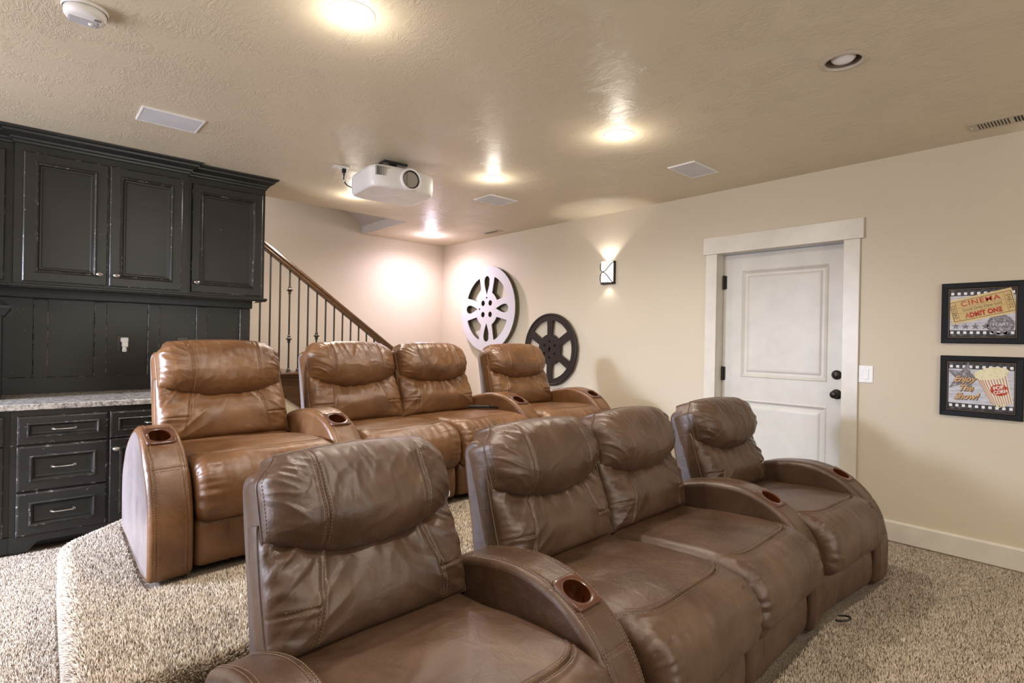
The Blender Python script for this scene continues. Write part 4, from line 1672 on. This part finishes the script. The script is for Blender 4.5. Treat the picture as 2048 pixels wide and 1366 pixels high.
dr = thing('film_reel', 'dark brown five-window film reel hung lower beside the white one', 'film reel', (XR, 4.150, 1.182), 0, 'film reels on the right wall')
R2 = 0.392
hol = []
for q in range(6):
    c = q * pi / 3 + pi / 3 + radians(0)
    pts = arc_pts(0.318, c - 0.395, c + 0.395, 14) + arc_pts(0.165, c + 0.30, c - 0.30, 9)
    hol.append(fillet(pts, 0.018))
for q in range(6):
    a = q * pi / 3 + pi / 6
    hol.append([(0.088 * cos(a) + 0.0125 * cos(t), 0.088 * sin(a) + 0.0125 * sin(t)) for t in np.linspace(0, 2 * pi, 14, endpoint=False)])
hol.append([(0.020 * cos(t), 0.028 * sin(t)) for t in np.linspace(0, 2 * pi, 18, endpoint=False)])
mb = MB()
rim = circle(0, 0, R2, 96)
mb.prism(rim, 0.030, 0.046, hol, 0, 0, T=TR)
mb.lathe([(R2, 0.046), (R2 - 0.006, 0.052), (R2 - 0.018, 0.052), (R2 - 0.024, 0.046)], 96, T=TR)
mb.build('disc', ['reeldark'], dr)
mb = MB()
mb.lathe([(0.10, 0.001), (0.10, 0.030)], 30, T=TR)
mb.build('hub', ['reeldark'], dr)

# ------------------------------------------------------------------ wall sconces
def sconce(label, y, z):
    root = thing('wall_sconce', label, 'wall sconce', (XR, y, z), 0, 'wall sconces on the right wall')
    W, H, D = 0.075, 0.112, 0.085
    mb = MB()
    mb.box((-0.012, -W, -H), (0.0, W, H), 0, 0.002)
    mb.build('back_plate', 'darkbronze', root)
    mb = MB()
    a = np.linspace(-pi / 2, pi / 2, 25)
    P = np.array([[(-0.014 - (D - 0.014) * cos(t), (W - 0.004) * sin(t), zz) for t in a] for zz in np.linspace(-H + 0.012, H - 0.006, 9)])
    mb.grid(P)
    mb.build('glass_shade', 'shade', root)
    mb = MB()
    rim = [(-0.012 - D * cos(t), W * sin(t)) for t in a]
    inn = [(-0.012 - (D - 0.012) * cos(t), (W - 0.012) * sin(t)) for t in a[::-1]]
    mb.prism(rim + inn, -H, -H + 0.014)
    mb.box((-0.03, -W - 0.003, -H), (0.0, -W + 0.008, H), 0, 0.002)
    for sgn in (-1, 1):
        path = []
        for t in np.linspace(0, 1, 30):
            yy = sgn * (-W + 2 * W * t)
            zz = -H + 0.006 + (2 * H - 0.012) * (0.5 - 0.5 * cos(pi * t)) if False else -H + 0.006 + (2 * H - 0.012) * t
            bow = 0.045 * sin(2 * pi * t) * 0.55
            zz = zz + bow
            k = sqrt(max(0, 1 - (yy / W) ** 2))
            path.append((-0.014 - (D + 0.004) * k, yy, zz))
        mb.tube(path, 0.0048, 8)
    mb.build('metal_strap', 'darkbronze', root)
    spot('sconce_light', (XR - 0.05, y, z + H - 0.02), (pi, 0, 0), 5.0, (1.0, 0.94, 0.89), 105, 0.35, 0.02)
    spot('sconce_light', (XR - 0.05, y, z - H - 0.005), (0, 0, 0), 0.7, (1.0, 0.93, 0.87), 110, 0.5, 0.02)

sconce('lit wall sconce with crossed metal straps between film reels and door', 3.392, 1.952)
sconce('lit wall sconce with crossed metal straps outside the photo beyond the pictures', -0.13, 1.952)

# ------------------------------------------------------------------ light switch
sw = thing('light_switch', 'white rocker light switch plate beside the door casing', 'light switch', (XR, 1.180, 1.087))
mb = MB()
mb.box((-0.006, -0.043, -0.058), (0, 0.043, 0.058), 0, 0.0025)
mb.build('cover_plate', 'plastic', sw)
mb = MB()
mb.box((-0.010, -0.018, -0.034), (-0.005, 0.018, 0.034), 0, 0.002)
mb.build('rocker', 'plastic', sw)
for dz in (-0.048, 0.048):
    mb = MB()
    mb.lathe([(0.0035, 0.006), (0.003, 0.0075), (0.0, 0.0075)], 10, T=T_((0, 0, dz)) @ RX)
    mb.build('screw', 'plastic', sw)


# ------------------------------------------------------------------ framed prints
def text_geo(body, size, shear=0.0, bold=0.0, spacing=1.0):
    cu = bpy.data.curves.new('lettering', 'FONT')
    cu.body = body
    cu.size = size
    cu.align_x = 'CENTER'
    cu.align_y = 'CENTER'
    cu.shear = shear
    cu.offset = bold
    cu.space_character = spacing
    cu.resolution_u = 3
    ob = bpy.data.objects.new('lettering', cu)
    COL.objects.link(ob)
    dg = bpy.context.evaluated_depsgraph_get()
    me = bpy.data.meshes.new_from_object(ob.evaluated_get(dg))
    V = np.array([v.co[:] for v in me.vertices]); F = [list(p.vertices) for p in me.polygons]
    bpy.data.objects.remove(ob); bpy.data.curves.remove(cu); bpy.data.meshes.remove(me)
    return V, F


def put_text(mb, body, size, x, y, z, mat, rot=0.0, shear=0.0, bold=0.0, sx=1.0, spacing=1.0, T=None):
    V, F = text_geo(body, size, shear, bold, spacing)
    V = V.copy()
    V[:, 0] *= sx
    c, s_ = cos(rot), sin(rot)
    W_ = np.stack([x + V[:, 0] * c - V[:, 1] * s_, y + V[:, 0] * s_ + V[:, 1] * c, np.full(len(V), z)], 1)
    mb.add(W_, F, mat, False, T)


def quad(mb, cx, cy, w_, h_, z, mat, rot=0.0, T=None, r=0.0):
    pts = [(-w_ / 2, -h_ / 2), (w_ / 2, -h_ / 2), (w_ / 2, h_ / 2), (-w_ / 2, h_ / 2)]
    if r > 0:
        pts = fillet(pts, r, 4)
    c, s_ = cos(rot), sin(rot)
    mb.add([(cx + a * c - b * s_, cy + a * s_ + b * c, z) for a, b in pts], [list(range(len(pts)))], mat, False, T)


def star(mb, cx, cy, R, z, mat, rot=0.0, T=None):
    pts = []
    for i in range(10):
        rr = R if i % 2 == 0 else R * 0.42
        a = pi / 2 + rot + i * pi / 5
        pts.append((cx + rr * cos(a), cy + rr * sin(a)))
    mb.poly(pts, [], z, mat, T)


FW, FH = 0.385, 0.369
IW, IH = 0.302, 0.290
def picture(label, yc, zc):
    root = thing('framed_print', label, 'picture', (XR, yc, zc), 0, 'black framed cinema prints')
    T = Matrix(((0, 0, -1, 0), (-1, 0, 0, 0), (0, 1, 0, 0), (0, 0, 0, 1)))
    mb = MB()
    RM = T @ Matrix(((1, 0, 0, 0), (0, 0, 1, 0), (0, -1, 0, 0), (0, 0, 0, 1)))
    mb.rings(-FW / 2, FW / 2, -FH / 2, FH / 2, 0.0, [(0, 0), (0, 0.018), (0.004, 0.022), (0.03, 0.020), (0.0355, 0.016), (0.038, 0.016), (0.0415, 0.010)], T=RM, mats=[0, 0, 0, 0, 1, 0])
    mb.build('frame', ['frame', 'gilt'], root)
    return root, T


def film_base(mb, T, z0):
    quad(mb, 0, 0, IW, IH, z0, 0, T=T)
    for s_ in (-1, 1):
        quad(mb, 0, s_ * (IH / 2 - 0.020), IW, 0.040, z0 + 0.0004, 1, T=T)
        for i in range(10):
            quad(mb, -IW / 2 + 0.012 + i * (IW - 0.024) / 9, s_ * (IH / 2 - 0.026), 0.0155, 0.0165, z0 + 0.0008, 2, T=T, r=0.004)


# upper print: cinema ticket
root, T = picture('black framed cinema ticket print, the upper of two pictures on the right wall', 0.5785, 1.489)
mb = MB()
Z0 = 0.0112
film_base(mb, T, Z0)
for i in range(4):
    star(mb, -0.122 + 0.047 * i, -IH / 2 + 0.064, 0.021, Z0 + 0.0008, 8, T=T)
# faded start stamp
mb.poly(circle(0.086, -0.072, 0.062, 40), [circle(0.086, -0.072, 0.047, 40)[::-1]], Z0 + 0.0008, 8, T)
mb.poly(circle(0.086, -0.072, 0.045, 40), [], Z0 + 0.0007, 8, T)
put_text(mb, 'START', 0.026, 0.086, -0.070, Z0 + 0.0011, 7, T=T)
ra = radians(13.5)
cx, cy = 0.0, 0.036
def tk(u, v):
    return (cx + u * cos(ra) - v * sin(ra), cy + u * sin(ra) + v * cos(ra))
tick = [(-0.158, -0.072), (0.152, -0.072), (0.152, 0.076), (-0.158, 0.076)]
# clip the ticket to the picture opening on both sides
def clip(poly, xm):
    out = []
    n = len(poly)
    for sgn in (1, -1):
        src = poly if sgn == 1 else out
        res = []
        for i in range(len(src)):
            p, q = src[i], src[(i + 1) % len(src)]
            pi_, qi = sgn * p[0] <= xm, sgn * q[0] <= xm
            if pi_:
                res.append(p)
            if pi_ != qi:
                t = (sgn * xm - p[0]) / (q[0] - p[0])
                res.append((sgn * xm, p[1] + t * (q[1] - p[1])))
        out = res
    return out
outl = clip([tk(*p) for p in tick], IW / 2 - 0.001)
mb.add([(x, y, Z0 + 0.0016) for x, y in outl], [list(range(len(outl)))], 3, False, T)
inn = clip([tk(*p) for p in [(-0.146, -0.060), (0.146, -0.060), (0.146, 0.062), (-0.146, 0.062)]], IW / 2 - 0.002)
mb.add([(x, y, Z0 + 0.0019) for x, y in inn], [list(range(len(inn)))], 6, False, T)
inn = clip([tk(*p) for p in [(-0.143, -0.057), (0.143, -0.057), (0.143, 0.059), (-0.143, 0.059)]], IW / 2 - 0.003)
mb.add([(x, y, Z0 + 0.0022) for x, y in inn], [list(range(len(inn)))], 4, False, T)
for u in (-0.117, 0.113):
    quad(mb, *tk(u, 0.001), 0.0014, 0.112, Z0 + 0.0025, 6, ra, T)
for v in (0.018, -0.014):
    quad(mb, *tk(0, v), 0.22, 0.0012, Z0 + 0.0025, 6, ra, T)
put_text(mb, 'CINEMA', 0.041, *tk(0.0, 0.038), Z0 + 0.0027, 5, ra, 0, 0.0006, 1.12, 1.15, T)
put_text(mb, 'Good Only Date Sold', 0.0245, *tk(0.0, 0.002), Z0 + 0.0027, 6, ra, 0, 0.0, 0.86, 1.0, T)
put_text(mb, 'ADMIT ONE', 0.038, *tk(0.0, -0.036), Z0 + 0.0027, 5, ra, 0, 0.0022, 0.80, 1.05, T)
put_text(mb, '048102', 0.0285, *tk(-0.130, 0.001), Z0 + 0.0027, 6, ra + pi / 2, 0, 0, 0.90, 1.1, T)
put_text(mb, '048102', 0.0285, *tk(0.128, 0.001), Z0 + 0.0027, 6, ra - pi / 2, 0, 0, 0.90, 1.1, T)
mb.build('print', ['planks', 'film', 'perf', 'ticketpale', 'ticket', 'inkred', 'inkdark', 'inkpale', 'inkgrey'], root)

# lower print: popcorn
root, T = picture('black framed popcorn print, the lower of two pictures on the right wall', 0.5785, 1.044)
mb = MB()
film_base(mb, T, Z0)
star(mb, -0.076, 0.052, 0.098, Z0 + 0.0010, 8, radians(-12), T)
for k, (wd, x, y, s_) in enumerate((('Enjoy', -0.077, 0.043, 0.052), ('The', -0.071, -0.012, 0.050), ('Show!', -0.069, -0.062, 0.052))):
    put_text(mb, wd, s_, x + 0.002, y - 0.002, Z0 + 0.0014, 6, 0.04, 0.45, 0.0026, 0.92, 0.95, T)
    put_text(mb, wd, s_, x, y, Z0 + 0.0018, 5, 0.04, 0.45, 0.0008, 0.92, 0.95, T)
# tub: two faces with stripes
A0, A1, A2 = (-0.020, 0.058), (0.012, 0.052), (0.118, 0.080)
B0, B1, B2 = (0.052, -0.098), (0.068, -0.104), (0.147, -0.088)
mb.add([(*B0, Z0 + 0.0014), (*B1, Z0 + 0.0014), (*B2, Z0 + 0.0014), (*A2, Z0 + 0.0014), (*A1, Z0 + 0.0014), (*A0, Z0 + 0.0014)], [list(range(6))], 3, False, T)
def strip(P0, P1, Q0_, Q1_, t0, t1, mat, z):
    L = lambda a, b, t: (a[0] + (b[0] - a[0]) * t, a[1] + (b[1] - a[1]) * t)
    mb.add([(*L(Q0_, Q1_, t0), z), (*L(Q0_, Q1_, t1), z), (*L(P0, P1, t1), z), (*L(P0, P1, t0), z)], [(0, 1, 2, 3)], mat, False, T)
for t in (0.05, 0.38, 0.72):
    strip(A0, A1, B0, B1, t, t + 0.17, 4, Z0 + 0.0017)
for t in np.linspace(0.03, 0.90, 8):
    strip(A1, A2, B1, B2, t, t + 0.042, 4, Z0 + 0.0017)
blob = []
for i in range(64):
    a = 2 * pi * i / 64
    rr = 1 + 0.06 * abs(sin(a * 9)) + 0.03 * sin(a * 5)
    blob.append((0.048 + 0.076 * rr * cos(a), 0.083 + 0.036 * rr * sin(a) + 0.18 * 0.076 * cos(a)))
mb.poly(blob, [], Z0 + 0.0021, 7, T)
for cx_, cy_ in ((0.083, -0.108), (0.093, -0.103), (0.108, -0.100)):
    mb.poly([(cx_ + 0.009 * (1 + 0.2 * sin(5 * t)) * cos(t), cy_ + 0.008 * (1 + 0.2 * cos(4 * t)) * sin(t)) for t in np.linspace(0, 2 * pi, 22, endpoint=False)], [], Z0 + 0.0021, 7, T)
mb.poly([(0.087 + 0.041 * cos(t), -0.012 + 0.034 * sin(t)) for t in np.linspace(0, 2 * pi, 40, endpoint=False)], [], Z0 + 0.0021, 9, T)
put_text(mb, 'POP', 0.028, 0.082, 0.001, Z0 + 0.0024, 3, 0.30, 0, 0.001, 0.95, 1.0, T)
put_text(mb, 'CORN', 0.026, 0.092, -0.022, Z0 + 0.0024, 3, 0.30, 0, 0.001, 0.85, 1.0, T)
mb.build('print', ['planks', 'film', 'perf', 'cream', 'stripe', 'inkgold', 'inkbrown', 'popcorn', 'inkgrey', 'inkred'], root)


# ------------------------------------------------------------------ ceiling fittings
LBL = {0: 'lit recessed ceiling light, largest and nearest the smoke detector',
       1: 'lit recessed ceiling light between the unlit one and the projector',
       2: 'lit recessed ceiling light just beyond the projector lens side',
       3: 'lit cool white recessed ceiling light in the far corner of the room',
       4: 'lit recessed ceiling light half hidden behind the white projector',
       5: 'unlit recessed ceiling light showing its frosted bulb',
       6: 'added unseen recessed fill light above the camera on the near side',
       7: 'added unseen recessed fill light behind the camera on the cabinet side',
       8: 'added unseen recessed fill light behind the camera on the door side',
       9: 'added unseen recessed fill light far out by the daylight opening',
       10: 'added unseen recessed fill light behind the camera near the daylight opening'}
for k, (x, y, s_) in enumerate(LAMPS):
    root = thing('recessed_light', LBL[k], 'ceiling light', (x, y, ZC), 0, 'round recessed ceiling lights')
    mb = MB()
    mb.lathe([(RT - 0.002, 0.004), (RT - 0.001, -0.005), (RT + 0.003, -0.007), (0.090, -0.004), (0.0935, -0.0005)][::-1], 48)
    mb.build('trim_ring', 'trimring' if s_ == 'off' else 'trimwhite', root)
    mb = MB()
    mb.lathe([(RT, 0.0), (RT - 0.006, 0.10), (0.0, 0.10)], 40)
    mb.build('baffle', 'baffle' if s_ == 'off' else 'trimwhite', root)
    mb = MB()
    if s_ == 'off':
        mb.lathe([(0.0, -0.006), (0.02, -0.0045), (0.038, 0.001), (0.049, 0.011), (0.050, 0.03), (0.03, 0.09)], 40)
    else:
        mb.lathe([(0.0, -0.012), (0.022, -0.010), (0.042, -0.004), (0.055, 0.006), (0.056, 0.02), (0.03, 0.09)], 40)
    mb.build('bulb', {'on': 'bulb_on', 'cool': 'bulb_cool', 'off': 'bulb_off'}[s_], root)
    if s_ != 'off':
        c = (1.0, 0.91, 0.79) if s_ == 'on' else (0.96, 0.80, 1.0)
        spot('downlight', (x, y, ZC - 0.02), (0, 0, 0), (80 if k == 4 else 54) if s_ == 'on' else 100, c, 171, 0.9, 0.05)
        pl = bpy.data.lights.new('bulb_glow', 'POINT')
        pl.energy = 2.4 if s_ == 'on' else 5
        pl.color = c
        pl.shadow_soft_size = 0.04
        po = bpy.data.objects.new('bulb_glow', pl)
        po.location = (x, y, ZC - 0.11)
        COL.objects.link(po)

def speaker(label, x0, x1, y0, y1):
    root = thing('ceiling_speaker', label, 'speaker', ((x0 + x1) / 2, (y0 + y1) / 2, ZC), 0, 'flat white ceiling speakers')
    hx, hy = (x1 - x0) / 2, (y1 - y0) / 2
    mb = MB()
    T = Matrix(((1, 0, 0, 0), (0, 0, 1, 0), (0, 1, 0, 0), (0, 0, 0, 1)))
    mb.rings(-hx, hx, -hy, hy, 0.0, [(0, 0), (0, 0.006), (0.003, 0.009), (0.010, 0.009), (0.012, 0.006)], T=T)
    mb.build('frame', 'plastic', root)
    mb = MB()
    mb.box((-hx + 0.011, -hy + 0.011, -0.0075), (hx - 0.011, hy - 0.011, -0.002), 0, 0.001)
    mb.build('grille', 'grille', root)

speaker('flat white ceiling speaker above the black wall cabinets', 0.484, 0.800, 3.658, 3.908)
speaker('flat white ceiling speaker beyond the projector', 3.022, 3.335, 3.692, 3.942)
speaker('flat white ceiling speaker above the door', 3.458, 3.796, 2.006, 2.222)

def vent(label, xc, yc, hx, hy, n, open_half):
    root = thing('ceiling_vent', label, 'vent', (xc, yc, ZC), 0, 'beige ceiling vents')
    mb = MB()
    mb.box((-hx, -hy, -0.006), (hx, hy, 0.0), 0, 0.002)
    mb.build('face_plate', 'vent', root)
    # louvre slots run across the short side
    m = 0.028
    for i in range(n):
        y = hy - m - 0.01 - (2 * hy - 2 * m - 0.02) * (i + 0.5) / n
        mb = MB()
        wide = 0.0042 if (open_half and i >= n // 2) else 0.0026
        if abs(i - n // 2) < 1 and open_half:
            continue
        mb.box((-hx + m, y - wide, -0.0068), (hx - m, y + wide, -0.0055), 0)
        mb.build('slot', 'ventdark', root)
    mb = MB()
    mb.box((-0.004, hy - 0.02, -0.012), (0.012, hy - 0.006, -0.005), 0, 0.001)
    mb.build('lever', 'vent', root)

vent('long beige ceiling vent over the right wall at the photo edge', 4.045, 0.44, 0.075, 0.178, 20, True)
vent('small beige ceiling vent near the far corner', 4.09, 4.965, 0.055, 0.14, 14, False)

# smoke detector
sd = thing('smoke_detector', 'round white smoke detector on the ceiling at the photo corner', 'smoke detector', (0.170, 2.735, ZC))
mb = MB()
mb.lathe([(0.074, 0.0), (0.076, -0.006), (0.072, -0.013)], 48)
mb.build('mounting_ring', 'plastic', sd)
mb = MB()
mb.lathe([(0.067, -0.010), (0.067, -0.014), (0.069, -0.016), (0.068, -0.034), (0.062, -0.043), (0.048, -0.046), (0.0, -0.047)], 48)
mb.build('housing', 'plastic', sd)
mb = MB()
mb.box((-0.052, -0.012, -0.050), (0.040, 0.040, -0.045), 0, 0.004)
mb.build('cover_panel', 'greyplastic', sd)
mb = MB()
mb.lathe([(0.010, -0.048), (0.009, -0.053), (0.0, -0.0535)], 18, T=T_((0.02, 0.012, 0)))
mb.build('test_button', 'plastic', sd)
for i in range(4):
    mb = MB()
    mb.box((0.028 + 0.006 * i, -0.036, -0.0478), (0.030 + 0.006 * i, -0.020, -0.046), 0)
    mb.build('sound_slot', 'ventdark', sd)

# ------------------------------------------------------------------ projector
pj = thing('projector', 'white ceiling projector with large round lens', 'projector', (2.000, 3.575, 2.30), radians(-5))
mb = MB()
hw_, hd_ = 0.250, 0.212
nseg = 64
ang = np.linspace(0, 2 * pi, nseg, endpoint=False)
def se(hx, hy, ex):
    c, s_ = np.cos(ang), np.sin(ang)
    rr = (np.abs(c / hx) ** ex + np.abs(s_ / hy) ** ex) ** (-1 / ex)
    x, y = rr * c, rr * s_
    y = y + np.where(y < 0, 0.02 * (1 - (x / hx) ** 2) * -1, 0)
    return x, y
P = []
for z, k in ((0.0, 0.93), (0.004, 0.965), (0.016, 0.985), (0.05, 1.0), (0.12, 0.995), (0.142, 0.975), (0.152, 0.93), (0.154, 0.88)):
    x, y = se(hw_ * k, hd_ * k, 7)
    P.append(np.stack([x, y, np.full(nseg, z)], 1))
P = np.array(P)
mb.grid(P, cv=True, flip=False)
mb.add(P[0], [list(range(nseg))[::-1]], 0, False)
mb.add(P[-1], [list(range(nseg))], 0, False)
mb.build('body', 'plastic', pj)
LXc, LZc, LY = 0.030, 0.078, -hd_ - 0.021
TLn = T_((LXc, LY, LZc)) @ RY
mb = MB()
mb.lathe([(0.080, -0.02), (0.078, 0.012), (0.074, 0.018), (0.066, 0.018), (0.062, 0.012)], 48, T=TLn)
mb.build('lens_ring', 'plastic', pj)
mb = MB()
mb.lathe([(0.0625, 0.013), (0.060, 0.004), (0.052, 0.002)], 40, T=TLn)
mb.lathe([(0.054, 0.0030), (0.0, 0.0030)], 40, mat=1, T=TLn)
mb.box((-0.0015, LY - 0.0042, LZc - 0.052), (0.0015, LY - 0.0034, LZc + 0.052), 0)
mb.build('lens', ['blackplastic', 'lens'], pj)
for i in range(10):
    mb = MB()
    xx = -0.215 + 0.0115 * i
    mb.box((xx, -hd_ - 0.012, 0.075), (xx + 0.0045, -hd_ + 0.03, 0.135), 0)
    mb.build('vent_slat', 'slat', pj)
mb = MB()
mb.box((0.07, -hd_ - 0.0195, 0.060), (0.086, -hd_ - 0.012, 0.064), 0)
mb.build('emblem', 'greyplastic', pj)
put = MB()
Tb = Matrix(((1, 0, 0, 0), (0, -1, 0, 0), (0, 0, -1, 0), (0, 0, 0, 1)))
put_text(put, 'EPSON', 0.026, 0.03, 0.0, 0.0006, 0, T=Tb)
put.build('maker_lettering', 'greyplastic', pj)
mb = MB()
mb.box((-0.07, -0.08, 0.154), (0.07, 0.08, 0.175), 0, 0.004)
mb.box((-0.17, -0.10, 0.150), (-0.05, -0.06, 0.166), 0, 0.004)
mb.box((0.05, -0.10, 0.150), (0.19, -0.06, 0.166), 0, 0.004)
mb.lathe([(0.03, 0.17), (0.03, 0.23)], 20, caps=True)
mb.box((-0.09, -0.06, 0.222), (0.09, 0.06, 0.240), 0, 0.003)
mb.build('ceiling_mount', 'blackplastic', pj)
for fx in (-0.19, 0.19):
    mb = MB()
    mb.lathe([(0.014, 0.15), (0.013, 0.162), (0.0, 0.163)], 14, T=T_((fx, -0.15, 0)))
    mb.build('foot', 'blackplastic', pj)

op = thing('ceiling_outlet', 'white outlet plate on the ceiling beside the projector', 'outlet', (1.762, 3.92, ZC), radians(-20))
mb = MB()
mb.box((-0.06, -0.037, -0.006), (0.06, 0.037, 0), 0, 0.002)
mb.build('cover_plate', 'plastic', op)
for dx in (-0.02, 0.02):
    mb = MB()
    mb.box((dx - 0.015, -0.017, -0.009), (dx + 0.015, 0.017, -0.005), 0, 0.003)
    mb.build('socket', 'plastic', op)
pc = thing('power_cord', 'black power cord plugged into the ceiling outlet', 'cord', (1.782, 3.913, ZC - 0.009))
mb = MB()
mb.box((-0.013, -0.013, -0.030), (0.013, 0.013, 0.0), 0, 0.004)
mb.lathe([(0.010, -0.028), (0.005, -0.055)], 12)
mb.build('plug', 'blackplastic', pc)
mb = MB()
pth = resample([(0, 0, -0.05), (-0.002, -0.005, -0.085), (0.012, -0.03, -0.125), (0.045, -0.07, -0.15), (0.06, -0.095, -0.153)], 40, closed=False)
mb.tube(pth, 0.0045, 8)
mb.build('cable', 'blackplastic', pc)
mb = MB()
mb.lathe([(0.0075, -0.10), (0.0075, -0.085)], 10, T=T_((0.0, -0.01, 0)), caps=True)
mb.build('cable_tag', 'plastic', pc)
